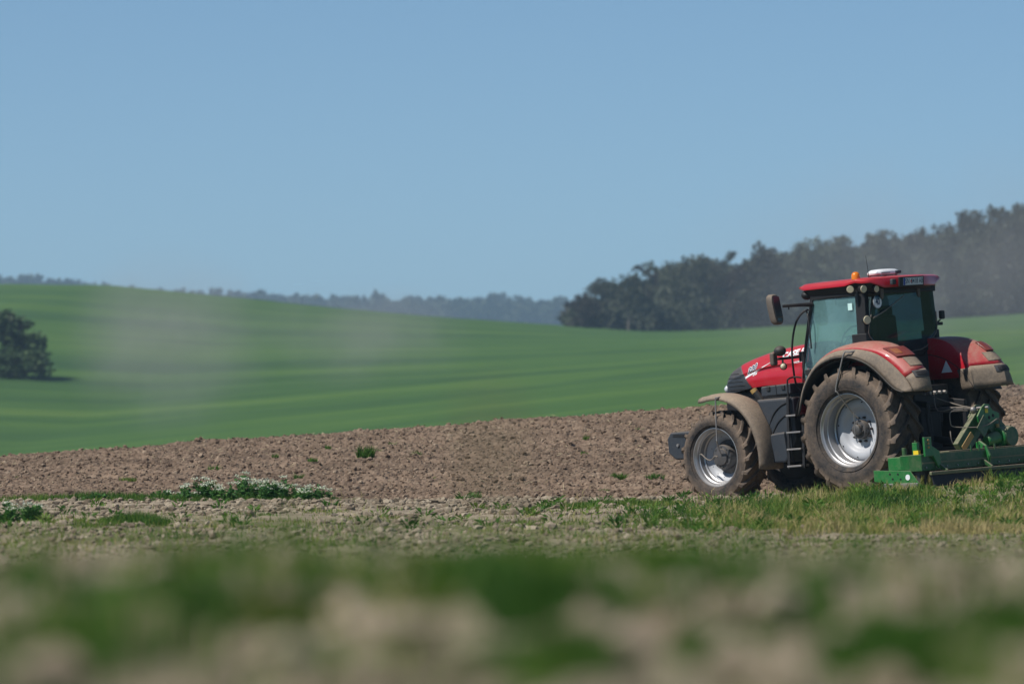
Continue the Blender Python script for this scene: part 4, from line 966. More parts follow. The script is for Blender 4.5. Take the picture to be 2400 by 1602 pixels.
# fuel tank, tool box, filler
mb = MB(); mb.prism([(2.20, 1.61), (1.40, 1.61), (1.40, .95), (1.60, .57), (1.88, .57), (1.92, 1.08)], 1, .50, .95); ft = mb.build('fuel_tank', M['plastic_grey'], TR, bevel=.045, seg=3)
for q in ([(1.94, .945, 1.18), (1.82, .957, 1.36), (1.66, .957, 1.48), (1.46, .957, 1.54)], [(1.88, .95, 1.04), (1.76, .957, 1.20), (1.62, .957, 1.30), (1.46, .957, 1.36)]):
    g = MB(); g.tube(catmull(q, 5), .011, 6); g.build('tank_groove', M['black'], ft)
mb = MB(); mb.prism([(1.92, .57), (1.60, .57), (1.56, .64), (1.60, 1.06), (1.90, 1.04)], 1, .93, 1.0); mb.build('tank_guard', M['plastic_grey'], ft, bevel=.03)
mb = MB(); mb.prism([(2.09, 1.645), (1.46, 1.66), (1.46, 1.83), (2.09, 1.81)], 1, .56, .92); tb = mb.build('tool_box', M['plastic_grey'], TR, bevel=.02)
for x in (1.92, 1.60): l_ = MB(); l_.box((x, .925, 1.77), (.07, .03, .07)); l_.build('latch', M['plastic'], tb, bevel=.006)
l_ = MB(); l_.box((1.76, .922, 1.735), (.008, .01, .17)); l_.build('box_seam', M['black'], tb)
mb = MB(); mb.cyl((2.14, .86, 1.60), (2.23, .90, 1.74), .055, 12); nk = mb.build('filler_neck', M['plastic'], ft, smooth=True)
mb = MB(); mb.cyl((2.23, .90, 1.73), (2.26, .913, 1.785), .058, 14); mb.build('filler_cap', M['ochre'], ft, smooth=True)
# right-hand side box so that the far side is closed too
mb = MB(); mb.prism([(2.15, 1.6), (1.35, 1.6), (1.35, .6), (1.9, .6)], 1, -.95, -.5); mb.build('battery_box', M['plastic'], TR, bevel=.04)
# ladder
mb = MB()
for x in (1.155, 1.47): mb.bar((x - .01, .99, 1.62), (x, 1.08, .46), .035, .05, up=(1, 0, 0))
ld = mb.build('ladder', M['black'], TR, bevel=.006)
for z in (.50, .77, 1.04, 1.31):
    yy = 1.08 - (z - .46) / 1.16 * .09; s_ = MB(); s_.box((1.31, yy - .03, z), (.30, .20, .028)); s_.build('step', M['steel'], ld, bevel=.005)

# ---- cab
def vbar(mb, p, q, w, d):
    p, q = Vector(p), Vector(q); sx, sy = w / 2, d / 2
    mb.add([p + Vector((a * sx, b * sy, 0)) for a, b in ((-1, -1), (1, -1), (1, 1), (-1, 1))] + [q + Vector((a * sx, b * sy, 0)) for a, b in ((-1, -1), (1, -1), (1, 1), (-1, 1))],
           [(3, 2, 1, 0), (4, 5, 6, 7), (0, 1, 5, 4), (1, 2, 6, 5), (2, 3, 7, 6), (3, 0, 4, 7)])
mb = MB()
for s in (1, -1):
    vbar(mb, (1.19, s * .80, 1.72), (1.225, s * .80, 2.1), .06, .07); vbar(mb, (1.225, s * .80, 2.1), (.965, s * .755, 3.20), .055, .07)     # front pillar
    vbar(mb, (-.10, s * .84, 2.2), (-.09, s * .80, 3.20), .20, .10)                                  # rear pillar
    mb.bar((1.0, s * .76, 3.17), (-.2, s * .80, 3.17), .07, .09)                                     # roof rail
    mb.bar((1.2, s * .82, 1.74), (.55, s * .83, 1.74), .05, .08); mb.bar((.55, s * .83, 1.74), (-.02, s * .85, 2.42), .05, .07)
    mb.box((-.06, s * .86, 2.43), (.30, .10, .16))
mb.bar((1.225, .8, 2.1), (1.225, -.8, 2.1), .06, .10); mb.bar((.965, .76, 3.17), (.965, -.76, 3.17), .07, .09); mb.bar((-.30, .74, 3.17), (-.30, -.74, 3.17), .08, .10)
mb.bar((-.16, .50, 2.15), (-.16, -.50, 2.15), .08, .10); mb.bar((-.16, .50, 2.15), (-.16, .88, 2.48), .08, .08); mb.bar((-.16, -.50, 2.15), (-.16, -.88, 2.48), .08, .08)
cab = mb.build('cab_frame', M['black'], TR, bevel=.012)
mb = MB(); mb.box((.52, 0, 1.68), (1.36, 1.5, .10)); mb.box((-.12, 0, 1.92), (.12, 1.3, .45)); mb.prism([(1.2, 1.7), (1.2, 2.35), (1.05, 2.42), (.92, 2.35), (.98, 1.7)], 1, -.30, .30)
mb.box((.20, -.58, 2.05), (.75, .22, .65)); mb.build('cab_interior', M['liner'], cab, bevel=.03)
def pane(name, poly, mat, parent):
    """flat pane from an outline of 3-D points, 6 mm thick"""
    P = [Vector(p) for p in poly]; nrm = (P[1] - P[0]).cross(P[-1] - P[0]).normalized() * .006
    mb = MB(); n = len(P); mb.add(P + [p + nrm for p in P], [tuple(range(n)), tuple(range(2 * n - 1, n - 1, -1))] + [(i, i + n, (i + 1) % n + n, (i + 1) % n) for i in range(n)])
    return mb.build(name, mat, parent)
for s in (1, -1):
    d = pane('door_glass', [(.955, s * .775, 3.13), (1.205, s * .83, 2.07), (1.17, s * .845, 1.77), (.58, s * .845, 1.77), (.03, s * .82, 2.43), (.02, s * .782, 3.13)], M['glass'], TR)
    if s > 0:
        f = MB()
        pts = [(.955, .785, 3.13), (1.205, .84, 2.07), (1.17, .855, 1.77), (.58, .855, 1.77), (.03, .83, 2.43), (.02, .792, 3.13)]
        f.tube(catmull(pts, 3) + [Vector(pts[0])], .014, 6); f.build('door_seal', M['plastic'], d)
        f = MB(); f.tube(catmull([(1.04, .86, 2.96), (.98, .90, 2.86), (.965, .90, 2.6), (.98, .88, 2.35)], 6), .013, 6); f.build('door_handle_bar', M['plastic'], d, smooth=True)
        f = MB(); f.box((1.10, .86, 1.98), (.12, .04, .09)); f.build('door_lock', M['plastic'], d, bevel=.01)
        f = MB(); f.box((.155, .815, 2.955), (.09, .006, .11)); f.build('pale_sticker', M['sticker_teal'], d)
pane('windscreen', [(.985, .72, 3.13), (.985, -.72, 3.13), (1.235, -.76, 2.12), (1.235, .76, 2.12)], M['glass'], TR)
rw_pts = [(-.315, .70, 3.13), (-.315, -.70, 3.13), (-.25, -.80, 2.80), (-.205, -.85, 2.52), (-.20, -.72, 2.37), (-.185, -.42, 2.20), (-.185, .42, 2.20), (-.20, .72, 2.37), (-.205, .85, 2.52), (-.25, .80, 2.80)]
rw = pane('rear_window', rw_pts, M['glass_rear'], TR)
f = MB(); f.tube(catmull([(x - .008, y, z) for x, y, z in rw_pts[2:]], 3), .010, 6); f.build('window_seal', M['hose'], rw, smooth=True)
f = MB(); f.bar((-.275, .78, 2.74), (-.285, .46, 2.86), .012, .020); f.bar((-.30, .0, 3.08), (-.285, .46, 2.86), .010, .012); f.build('wiper', M['hose'], rw)
for y in (.60, -.30):
    f = MB(); f.prism([(y - .04, 3.20), (y + .04, 3.20), (y + .035, 3.06), (y, 3.03), (y - .03, 3.06)], 0, -.36, -.33); f.build('window_hinge', M['grip'], rw, bevel=.008)
stk = MB(); n_ = 36; stk.rings([[(-.292 - dx, .665 + .105 * math.cos(t), 2.995 + .105 * math.sin(t)) for t in (2 * math.pi * k / n_ for k in range(n_))] for dx in (0, .005)]); sticker = stk.build('speed_sticker', M['white'], TR)
m2 = text_mesh('40', .145, 0, .005, .95, 0, 0, .72)
for v in m2.vertices: v.co = (-.299, .665 - v.co.x, 2.995 + v.co.y)
m2.materials.append(M['navy']); link('lettering', m2, sticker)
stk = MB(); rs = []
for rr in (.105, .098): rs.append([(-.2985, .665 + rr * math.cos(t), 2.995 + rr * math.sin(t)) for t in (2 * math.pi * k / n_ for k in range(n_))])
stk.rings(rs, caps=False); stk.build('blue_ring', M['navy'], sticker)
# seat, wheel, screens
mb = MB(); mb.prism([(.20, 2.12), (.72, 2.12), (.74, 2.24), (.30, 2.28), (.22, 2.78), (.10, 2.80), (.08, 2.20)], 1, -.26, .26); mb.box((.42, 0, 1.92), (.36, .36, .40)); seat = mb.build('seat', M['seat'], TR, bevel=.06, seg=3)
mb = MB(); mb.box((.12, 0, 2.86), (.10, .28, .16)); mb.build('headrest', M['seat'], seat, bevel=.04)
for s in (1, -1): mb = MB(); mb.box((.42, s * .33, 2.40), (.42, .09, .08)); mb.build('armrest', M['seat'], seat, bevel=.02)
mb = MB(); n_ = 24; ctr = Vector((.88, 0, 2.50)); ax1, ax2 = Vector((0, 1, 0)), Vector((-.55, 0, .83)); pts = [ctr + (ax1 * math.cos(t) + ax2 * math.sin(t)) * .20 for t in (2 * math.pi * k / n_ for k in range(n_ + 1))]
mb.tube(pts, .016, 6); mb.bar(ctr - ax1 * .2, ctr + ax1 * .2, .03, .02); mb.bar(ctr, (1.06, 0, 2.30), .07, .07); mb.build('steering_wheel', M['seat'], TR, smooth=True)
mb = MB(); mb.box((.70, -.42, 2.58), (.05, .30, .22)); mb.bar((.70, -.42, 2.48), (.50, -.45, 2.35), .04, .04); mb.build('terminal', M['seat'], TR, bevel=.01)
mb = MB(); mb.prism([(-.25, 3.14), (.95, 3.14), (.95, 3.19), (-.25, 3.19)], 1, -.74, .74); mb.build('roof_lining', M['liner'], cab)
mb = MB(); mb.box((.72, .35, 3.06), (.06, .30, .13)); mb.build('inside_mirror', M['seat'], cab, bevel=.02)

# ---- roof
def outline(sc_, z, rear=0.0):
    pts = [(1.28, .0), (1.285, .35), (1.27, .62), (1.20, .80), (1.05, .875), (.6, .90), (.15, .93), (-.10, .965), (-.24, .955), (-.34, .86), (-.42, .62), (-.52, .40), (-.575, .20), (-.585, 0)]
    full_ = pts + [(x, -y) for x, y in pts[-2:0:-1]]
    return [(.4 + (x - .4) * (1 - sc_ / .9) + (rear if x < -.3 else 0), y * (1 - sc_ / .9), (z(x, y) if callable(z) else z)) for x, y in full_]
lowz = lambda x, y: 3.285 + (.03 if x > 1.15 else 0) - (.075 if x < -.38 else (.0 if x > -.2 else .02)) + (.035 if (abs(y) > .8 and x < 0.1) else 0)
mb = MB(); mb.rings([outline(.05, lambda x, y: lowz(x, y) + .004), outline(.0, lambda x, y: lowz(x, y)), outline(-.005, lambda x, y: lowz(x, y) + .03), outline(.02, lambda x, y: 3.365 if x < 1.1 else 3.352), outline(.07, 3.388), outline(.22, 3.40), outline(.55, 3.405)])
roof = mb.build('roof', M['red'], TR, smooth=True)
roof.data.materials[0] = M['roof_red'] if 'roof_red' in M else M['red']
mb = MB(); mb.rings([outline(.13, 3.17), outline(.07, 3.19), outline(.045, lambda x, y: lowz(x, y) + .002)]); mb.build('roof_underside', M['black'], roof, smooth=True)
for s in (1, -1):
    mb = MB(); mb.ball((1.10, s * .74, 3.21), .10, .10, .075, 14, 8); mb.build('front_roof_pod', M['black'], roof, smooth=True)
def work_light(p, d, r, name='work_light', ry=.7):
    d = Vector(d).normalized(); p = Vector(p); a = MB(); a.cyl(p + d * .02, p - d * .07, r * 1.14, 18, r * .8); h_ = a.build(name, M['black'], TR, smooth=True)
    h_.scale = (1, 1, 1); b = MB(); b.cyl(p + d * .018, p + d * .032, r, 18, r * .92); b.build('lens', M['lamp'], h_, smooth=True)
for p, d, r in [((-.03, 1.0, 3.225), (-.75, .66, -.1), .058), ((-.21, .90, 3.215), (-1, .25, -.1), .062), ((-.33, .73, 3.20), (-1, .05, -.1), .054), ((-.30, -.60, 3.215), (-1, -.1, -.1), .05), ((-.18, -.90, 3.245), (-.8, -.6, -.1), .05)]:
    work_light(p, d, r)
work_light((-.235, .90, 2.72), (-1, .35, -.05), .068)
mb = MB(); mb.bar((-.20, .90, 2.68), (-.17, .88, 2.45), .03, .03); mb.bar((-.16, .88, 2.72), (-.10, .84, 2.72), .03, .03); mb.build('light_bracket', M['black'], TR)
# beacon, aerial, receiver, plate
mb = MB(); mb.tube([(-.055, .865, 2.96), (-.055, .865, 3.30), (-.05, .86, 3.36)], .020, 8); bs = mb.build('beacon', M['plastic_grey'], TR, smooth=True)
mb = MB(); mb.lathe([(.0005, 0), (.075, 0), (.078, .02), (.07, .04)], 20); 
mb.v = [(x - .05, z + .86, y + 3.335) for x, y, z in mb.v]; mb.build('beacon_base', M['plastic'], bs, smooth=True)
mb = MB(); mb.lathe([(.068, 0), (.070, .06), (.062, .10), (.04, .125), (.0005, .132)], 20); mb.v = [(x - .05, z + .86, y + 3.365) for x, y, z in mb.v]; mb.build('beacon_lens', M['amber'], bs, smooth=True)
mb = MB(); mb.tube([(-.20, .72, 3.38), (-.20, .725, 3.50), (-.185, .735, 3.74)], [.009, .005, .003], 6); mb.build('aerial', M['black'], TR)
mb = MB(); rs = []
for t, zz in ((.80, 3.415), (.97, 3.43), (1.0, 3.455), (.93, 3.485), (.74, 3.508), (.4, 3.516)):
    rs.append([(-.14 + .165 * t * (abs(math.cos(a)) ** .7) * math.copysign(1, math.cos(a)), .285 + .31 * t * (abs(math.sin(a)) ** .7) * math.copysign(1, math.sin(a)), zz) for a in (2 * math.pi * k / 28 for k in range(28))])
mb.rings(rs); gp = mb.build('gps_receiver', M['gps'], TR, smooth=True)
mb = MB(); mb.box((-.275, .40, 3.452), (.06, .19, .014)); mb.box((-.29, .11, 3.455), (.05, .13, .045)); mb.build('receiver_trim', M['plastic_grey'], gp, bevel=.004)
mb = MB()
for x, y in ((-.25, .48), (-.25, .10), (-.02, .48), (-.02, .10)): mb.cyl((x, y, 3.39), (x, y, 3.43), .022, 8)
mb.build_each('receiver_foot', M['steel'], gp)
pm = MB(); pm.box((0, 0, 0), (.030, .66, .155)); pl = pm.build('number_plate', M['black'], TR, bevel=.008); PZ = Matrix.Translation((-.605, .17, 3.285)) @ Matrix.Rotation(R(-6), 4, 'Y') @ Matrix.Rotation(R(4), 4, 'Z'); pl.matrix_local = PZ
pm = MB(); pm.box((-.0175, -.03, 0), (.004, .53, .115)); pm.build('plate_face', M['plate'], pl)
pm = MB(); pm.box((-.0185, .208, 0), (.004, .05, .113)); pm.build('plate_band', M['euro'], pl)
def plate_text(txt, y, size, mat, sx):
    m2 = text_mesh(txt, size, 0, .002, 1.0, 0, 0, sx)
    for v in m2.vertices: v.co = (-.0205, y - v.co.x, v.co.y)
    m2.materials.append(M[mat]); link('lettering', m2, pl)
plate_text('SN', .125, .115, 'navy', .78); plate_text('8418 AB', -.135, .115, 'navy', .80)
pm = MB(); pm.prism([(.045, 0), (.028, .03), (.011, 0), (.028, -.03)], 0, -.0205, -.0195); pm.build('plate_mark', M['redmark'], pl)
mb = MB(); mb.box((-.56, .56, 3.29), (.06, .10, .09)); mb.build('plate_lamp', M['plastic_grey'], TR, bevel=.015)

# ---- mirrors, rails, small lamps
for s in (1, -1):
    a = MB(); a.tube([(.96, s * .79, 3.05), (1.05, s * .98, 3.06), (1.22, s * 1.22, 3.06)], [.035, .028, .022], 8); arm = a.build('mirror_arm', M['black'], TR, smooth=True)
    a = MB(); a.cyl((1.18, s * 1.12, 3.055), (1.18, s * 1.12, 3.00), .012, 8); a.build('arm_bolt', M['black'], arm)
    mm = MB(); rs = []
    for q, xx in ((.72, 1.375), (.92, 1.36), (1.0, 1.33), (1.0, 1.26), (.94, 1.235)):
        rs.append([(xx + .04 * (z_ / .25), s * 1.33 + .105 * q * y_, 3.015 + .245 * q * z_ / .25 - .0) for y_, z_ in ((abs(math.cos(t)) ** .55 * math.copysign(1, math.cos(t)), .25 * abs(math.sin(t)) ** .55 * math.copysign(1, math.sin(t))) for t in (2 * math.pi * k / 24 for k in range(24)))])
    mm.rings(rs); mr = mm.build('mirror', M['grip'], TR, smooth=True)
    g = MB(); g.prism([(s * 1.33 - .08, 2.90), (s * 1.33 + .08, 2.90), (s * 1.33 + .08, 3.22), (s * 1.33 - .08, 3.22)], 0, 1.222, 1.23); g.v = [(x + .04 * ((z - 3.015) / .25), y, z) for x, y, z in g.v]; g.build('mirror_glass', M['mirror_face'], mr)
    g = MB(); g.prism([(s * 1.33 - .05, 2.82), (s * 1.33 + .05, 2.82), (s * 1.33 + .06, 2.875), (s * 1.33 - .06, 2.875)], 0, 1.196, 1.208); g.build('wide_mirror', M['mirror_face'], mr)
mb = MB(); mb.tube(catmull([(1.02, .83, 2.98), (1.10, .90, 2.93), (1.19, .95, 2.80), (1.27, .965, 2.58), (1.325, .96, 2.32), (1.36, .92, 2.06), (1.41, .82, 1.80), (1.30, .80, 1.66)], 5), .017, 8); mb.build('handrail', M['black'], TR, smooth=True)
mb = MB(); mb.tube(catmull([(1.44, 1.0, .55), (1.45, .99, 1.2), (1.46, .98, 1.80), (1.43, .97, 1.90), (1.30, .95, 1.92), (1.22, .90, 1.90)], 5), .014, 8); mb.build('step_rail', M['black'], TR, smooth=True)
mb = MB(); mb.tube([(1.24, .80, 2.24), (1.38, .94, 2.235), (1.54, 1.08, 2.23)], .022, 8); mb.box((1.25, .80, 2.24), (.10, .06, .16)); lb = mb.build('lamp_arm', M['black'], TR, smooth=True)
mb = MB(); mb.ball((1.49, 1.06, 2.355), .10, .10, .085, 16, 10); mb.build('round_mirror', M['plastic'], lb, smooth=True)
mb = MB(); mb.box((1.63, 1.07, 2.235), (.09, .12, .21)); mb.build('side_lamp', M['grip'], lb, bevel=.03, seg=3)
mb = MB(); mb.cyl((1.45, 1.06, 2.22), (1.45, 1.06, 2.14), .016, 8); mb.ball((1.44, 1.06, 2.105), .06, .06, .06, 14, 8); mb.build('lamp_socket', M['black'], lb, smooth=True)
mb = MB(); mb.ball((1.42, 1.09, 2.105), .046, .046, .046, 14, 8); mb.build('indicator_lens', M['lamp'], lb, smooth=True)
mb = MB(); mb.tube([(-.12, -.84, 2.64), (-.12, -.98, 2.62), (-.12, -1.06, 2.66)], .014, 8); mb.box((-.12, -1.03, 2.60), (.05, .12, .05)); ra = mb.build('rear_camera_arm', M['black'], TR)
mb = MB(); mb.box((-.13, -1.10, 2.74), (.06, .10, .14)); mb.build('rear_camera', M['black'], ra, bevel=.02)
mb = MB(); mb.ball((-.10, -.84, 2.66), .06, .05, .075, 12, 8); mb.ball((-.05, -.90, 2.42), .07, .06, .12, 12, 8); mb.build('pillar_housing', M['black'], TR, smooth=True)
# exhaust on the far side of the bonnet
mb = MB(); mb.tube([(1.35, -.82, 1.75), (1.35, -.82, 2.5), (1.22, -.82, 3.12)], [.085, .085, .07], 14); mb.build('exhaust', M['black'], TR, smooth=True)

# ---- rear linkage
lk = MB(); lk.box((-.62, 0, 1.45), (.16, .85, .34)); lk.box((-.55, 0, 1.15), (.14, .70, .25)); hp = lk.build('rear_plate', M['black'], TR, bevel=.02)
for k, y in enumerate((-.28, -.16, -.04, .10, .24)):
    c = MB(); c.cyl((-.69, y, 1.50), (-.77, y, 1.49), .028, 10); c.build('hydraulic_coupling', M['steel'], hp)
for s in (1, -1):
    c = MB(); c.bar((-.25, s * .34, .55), (-1.50, s * .46, .56), .06, .12); ll = c.build('lower_link', M['black'], TR, bevel=.012)
    c = MB(); c.bar((-.45, s * .40, 1.38), (-1.0, s * .46, 1.30), .08, .10); c.build('lift_arm', M['black'], TR, bevel=.012)
    c = MB(); c.cyl((-.98, s * .46, 1.30), (-1.0, s * .44, .58), .028, 10); c.cyl((-.98, s * .46, 1.15), (-.99, s * .45, .85), .045, 10); c.build('lift_rod', M['black'], TR)
c = MB(); c.cyl((-.62, 0, 1.22), (-1.60, 0, 1.18), .030, 10); c.cyl((-.85, 0, 1.21), (-1.35, 0, 1.19), .045, 10); c.build('top_link', M['hub'], TR, smooth=True)
c = MB(); c.cyl((-.6, 0, .78), (-1.55, 0, .60), .06, 12); c.build('drive_shaft', M['black'], TR, smooth=True)

# ------------------------------------------------------------------ cultivator behind the tractor (same axes)
IM = empty('power_harrow', POSE @ Matrix.Translation((-1.8, 0, 0)))
tag(IM, 'green rotary cultivator carried behind the tractor at ground level', 'cultivator')
def ib(mb, name, mat, parent=None, bevel=.008, smooth=False, each=False):
    mb.v = [(x + 1.8, y, z) for x, y, z in mb.v]
    if each: return mb.build_each(name, M[mat], parent or IM, bevel=bevel, smooth=smooth)
    return mb.build(name, M[mat], parent or IM, bevel=bevel, smooth=smooth)
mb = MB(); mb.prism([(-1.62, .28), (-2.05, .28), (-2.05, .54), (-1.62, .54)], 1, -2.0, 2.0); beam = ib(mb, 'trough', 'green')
for s in (1, -1):
    mb = MB(); mb.prism([(-1.37, .31), (-1.81, .31), (-1.81, .525), (-1.37, .525)], 1, s * 1.80, s * 2.0); ib(mb, 'end_box', 'green_clean_lit', None, .012)
    mb = MB(); mb.prism([(-1.09, .345), (-1.83, .295), (-1.99, .10), (-1.93, .02), (-1.09, .17)], 1, s * 2.01, s * 2.03); sp = ib(mb, 'side_plate', 'green_clean_lit', None, .004)
    mb = MB(); mb.prism([(-1.30, .125), (-1.99, .105), (-1.97, .0), (-1.30, .03)], 1, s * 1.99, s * 2.06); ib(mb, 'skid', 'steel', sp, .006)
    mb = MB()
    for x, z in ((-1.42, .27), (-1.47, .19), (-1.58, .26), (-1.63, .18)): mb.cyl((x, s * 2.015, z), (x, s * 2.037, z), .016, 10)
    ib(mb, 'plate_bolt', 'black', sp, 0, each=True)
    mb = MB(); mb.cyl((-1.78, s * 2.015, .20), (-1.78, s * 2.038, .20), .045, 16); ib(mb, 'reflector', 'white', sp, 0)
    mb = MB(); mb.box((-1.84, s * 1.86, .52), (.10, .06, .42)); up = ib(mb, 'upright', 'green_clean_lit')
    mb = MB(); mb.box((-1.865, s * 1.892, .565), (.10, .012, .075)); mb.box((-1.897, s * 1.86, .565), (.012, .062, .075)); ib(mb, 'yellow_sticker', 'yellow', up, 0)
    mb = MB(); mb.cyl((-1.62, s * 1.88, .53), (-1.62, s * 1.88, .66), .038, 12); mb.cyl((-1.84, s * 1.86, .73), (-1.84, s * 1.86, .76), .02, 8); ib(mb, 'adjuster', 'green', up, .004, each=True)
    mb = MB(); mb.prism([(s * 1.95, .50), (s * 1.95, .80), (s * 1.78, .80), (s * 1.78, .66), (s * 1.60, .57), (s * 1.58, .31), (s * 1.64, .31), (s * 1.76, .50)], 0, -2.10, -2.06); gs = ib(mb, 'gusset', 'green_clean_lit', None, .006)
    mb = MB()
    for z in (.64, .70, .75): mb.cyl((-2.09, s * 1.87, z), (-2.12, s * 1.87, z), .018, 8)
    ib(mb, 'gusset_bolt', 'ochre', gs, 0, each=True)
# dusty deck flowing up into the mast
mb = MB(); mb.prism([(1.30, .545), (-1.9, .545), (-1.9, .560), (1.30, .560)], 0, -2.04, -1.60); ib(mb, 'deck_plate', 'deck', None, .004)
for s in (1, -1):
    mb = MB(); A, B = (-1.72, s * .66, .54), (-1.70, s * .05, 1.06)
    mb.bar(A, B, .30, .10, up=(1, 0, 0)); ms = ib(mb, 'mast_leg', 'green', None, .010)
    if s > 0:
        mb = MB(); mb.bar((-1.885, .76, .57), (-1.875, .50, .79), .012, .10, up=(0, 1, 0)); ib(mb, 'ochre_strip', 'ochre', ms, 0)
        mb = MB(); mb.bar((-1.88, .30, .80), (-1.87, .10, 1.00), .014, .22, up=(0, 1, 0)); ib(mb, 'mast_plate', 'green', ms, .004)
mb = MB(); mb.prism([(.22, .96), (.24, 1.06), (.12, 1.20), (.04, 1.25), (-.06, 1.24), (-.14, 1.14), (-.30, 1.09), (-.30, 1.02), (-.10, .93)], 0, -1.80, -1.77); tw = ib(mb, 'tower_plate', 'green_clean_lit', None, .006)
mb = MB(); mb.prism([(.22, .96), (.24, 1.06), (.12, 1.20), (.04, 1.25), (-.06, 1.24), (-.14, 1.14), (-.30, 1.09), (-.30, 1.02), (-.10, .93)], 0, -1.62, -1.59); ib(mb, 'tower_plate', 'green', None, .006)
mb = MB(); mb.box((-1.69, -.02, 1.0), (.16, .38, .05)); ib(mb, 'tower_web', 'green', None, .006)
mb = MB(); mb.box((-1.806, .02, 1.14), (.006, .07, .07)); ib(mb, 'yellow_sticker', 'yellow', tw, 0)
mb = MB()
for y, z in ((.12, 1.02), (-.04, 1.03), (-.14, 1.055)): mb.cyl((-1.795, y, z), (-1.806, y, z), .028, 12)
ib(mb, 'plate_hole', 'black', tw, 0, each=True)
mb = MB(); mb.cyl((-1.55, .03, 1.19), (-1.86, .03, 1.19), .022, 10); mb.ball((-1.70, .22, 1.17), .05, .05, .05, 10, 6); ib(mb, 'top_pin', 'steel', tw, 0, True)
# gearbox and belt drum
mb = MB(); mb.cyl((-1.78, .06, .66), (-1.78, -.22, .70), .085, 18, .115); mb.cyl((-1.78, -.22, .70), (-1.78, -.52, .72), .165, 24, .165); gb = ib(mb, 'gearbox', 'green_clean_lit', None, .02, True)
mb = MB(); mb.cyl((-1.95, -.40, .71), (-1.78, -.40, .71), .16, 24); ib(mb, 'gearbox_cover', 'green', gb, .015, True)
mb = MB(); mb.cyl((-1.78, -.26, .85), (-1.78, -.26, .92), .03, 10); ib(mb, 'breather', 'ochre', gb, 0)
for y, w_ in ((.40, .045), (-1.05, .05), (-.86, .05)):
    mb = MB(); mb.prism([(-1.86, .30), (-2.10, .27), (-2.13, .44), (-2.06, .60), (-1.94, .68), (-1.86, .66)], 1, y - w_ / 2, y + w_ / 2); fl = ib(mb, 'flange', 'green_clean_lit', None, .012)
    mb = MB(); mb.cyl((-2.02, y - w_ * .6, .58), (-2.02, y + w_ * .6, .58), .022, 10); mb.cyl((-2.03, y - w_ * .6, .44), (-2.03, y + w_ * .6, .44), .022, 10); ib(mb, 'flange_bolt', 'black', fl, 0, each=True)
for y in (.78, .58, .20, -.7): mb = MB(); mb.box((-2.06, y, .57), (.015, .03, .10)); ib(mb, 'rib', 'green', beam, 0)
for k in range(16):
    y = -1.9 + 3.8 * k / 15; mb = MB(); mb.cyl((-2.045, y, .33), (-2.066, y, .33), .014, 6); ib(mb, 'trough_bolt', 'steel', beam, 0)
mb = MB(); mb.box((-2.056, 0, .40), (.012, 3.96, .025)); ib(mb, 'trough_seam', 'deck', beam, 0)
mb = MB(); mb.box((-2.22, 0, .235), (.05, 4.02, .055)); rb = ib(mb, 'levelling_bar', 'deck', None, .01)
for y in (1.6, .5, -.6, -1.6): mb = MB(); mb.bar((-2.0, y, .40), (-2.22, y, .25), .04, .06); ib(mb, 'bar_arm', 'green', rb, .006)
# tines under the trough, shadow board behind them
for k in range(14):
    y = -1.85 + 3.7 * k / 13; mb = MB(); mb.cyl((-1.84, y, .28), (-1.84, y, .22), .10, 12)
    for a in (k * .9, k * .9 + math.pi): mb.bar((-1.84 + .09 * math.cos(a), y + .09 * math.sin(a), .24), (-1.84 + .10 * math.cos(a), y + .10 * math.sin(a), .03), .05, .016)
    ib(mb, 'tine_rotor', 'hub', None, 0)
mb = MB(); mb.prism([(-2.19, .22), (-2.21, .22), (-2.27, .03), (-2.24, .03)], 1, -1.98, 1.98); ib(mb, 'shadow_board', 'black', None, .004)  # black plate standing in for the shadow below the bar
# hoses
for q, r_ in (([(-1.70, .36, 1.16), (-1.62, .52, 1.17), (-1.58, .64, 1.15), (-1.58, .655, 1.0), (-1.60, .62, .93), (-1.75, .45, .90), (-1.86, .30, .895), (-1.90, .08, .93), (-1.90, -.12, 1.0), (-1.84, -.24, .96), (-1.80, -.27, .90)], .009),
              ([(-1.6, .70, .86), (-1.62, .72, .78), (-1.62, .70, .70), (-1.64, .66, .60)], .009), ([(-.70, .1, 1.5), (-1.0, .25, 1.40), (-1.4, .20, 1.26), (-1.68, .15, 1.19)], .011), ([(-.70, -.05, 1.5), (-1.05, .30, 1.20), (-1.45, .30, 1.22), (-1.70, .18, 1.18)], .010)):
    mb = MB(); mb.tube(catmull(q, 6), r_, 6); ib(mb, 'hydraulic_hose', 'hose', None, 0, True)

# ------------------------------------------------------------------ air
def haze_box():
    m = bpy.data.materials.new('pale_air'); m.use_nodes = True; nt = m.node_tree; nt.nodes.clear()
    o = node(nt, 'ShaderNodeOutputMaterial'); v = node(nt, 'ShaderNodeVolumePrincipled')
    v.inputs['Density'].default_value = HAZE; v.inputs['Color'].default_value = (0.54, 0.79, 1.0, 1); v.inputs['Anisotropy'].default_value = 0.0
    nt.links.new(v.outputs[0], o.inputs['Volume'])
    mb = MB(); mb.box((0, 4150, 85), (7800, 9100, 300)); ob = mb.build('haze', m)
    tag(ob, 'thin bluish haze over the fields and far hills', 'haze', kind='stuff')
HAZE = 0.00014
haze_box()

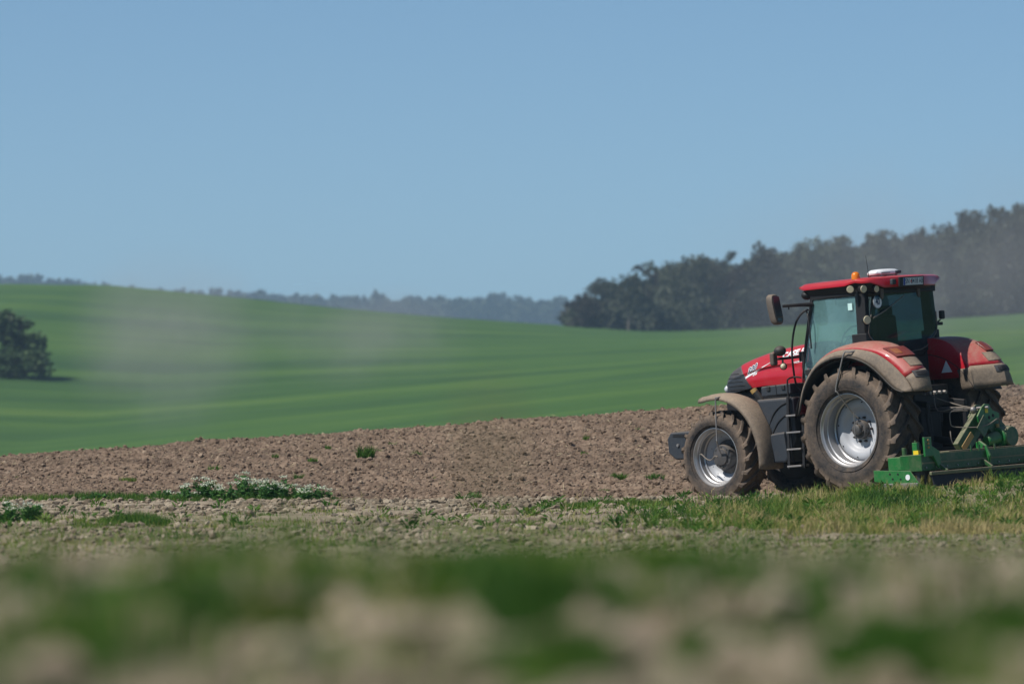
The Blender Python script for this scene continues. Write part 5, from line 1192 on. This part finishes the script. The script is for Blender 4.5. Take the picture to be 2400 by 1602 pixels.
# dust raised by the tillage, drifting over the field
def dust_cloud(c, r, dens, label, seed, sc_=0.5):
    m = bpy.data.materials.new('drifting_dust'); m.use_nodes = True; nt = m.node_tree; nt.nodes.clear()
    o = node(nt, 'ShaderNodeOutputMaterial'); v = node(nt, 'ShaderNodeVolumePrincipled')
    v.inputs['Color'].default_value = (0.88, 0.86, 0.84, 1); v.inputs['Anisotropy'].default_value = 0.1
    tc = node(nt, 'ShaderNodeTexCoord'); ln = node(nt, 'ShaderNodeVectorMath', operation='LENGTH'); nt.links.new(tc.outputs['Object'], ln.inputs[0])
    fall = math_n(nt, 'SUBTRACT', 1.0, ln.outputs['Value'], clamp=True); fall = math_n(nt, 'POWER', fall, 1.3)
    mp = node(nt, 'ShaderNodeMapping'); mp.inputs['Location'].default_value = (seed, seed * 2, 0); mp.inputs['Scale'].default_value = (r[0] * sc_, r[1] * sc_, r[2] * sc_); nt.links.new(tc.outputs['Object'], mp.inputs[0])
    n = node(nt, 'ShaderNodeTexNoise'); n.inputs['Scale'].default_value = 1.0; n.inputs['Detail'].default_value = 3; nt.links.new(mp.outputs[0], n.inputs['Vector'])
    nn = math_n(nt, 'MULTIPLY_ADD', n.outputs['Fac'], 3.2, -1.15, clamp=True)
    nt.links.new(math_n(nt, 'MULTIPLY', math_n(nt, 'MULTIPLY', fall, nn), dens), v.inputs['Density']); nt.links.new(v.outputs[0], o.inputs['Volume'])
    mb = MB(); mb.ball((0, 0, 0), 1, 1, 1, 20, 12); ob = mb.build('dust', m); ob.location = c; ob.scale = r; tag(ob, label, 'dust', kind='stuff')
def w(px, py, y): return ((px - 1200) * y / F, y, (YH - py) * y / F)
dust_cloud(w(400, 800, 150), (3.2, 4, 2.8), 0.33, 'pale dust drifting over the wheat at left', 3.1, .45)
dust_cloud(w(850, 790, 160), (3.8, 4, 1.7), 0.22, 'faint dust over the middle of the wheat', 5.3, .45)
dust_cloud(w(2250, 690, 116), (6.6, 5, 3.6), 0.17, 'brown dust hanging behind the tractor at the right edge', 7.7, .4)
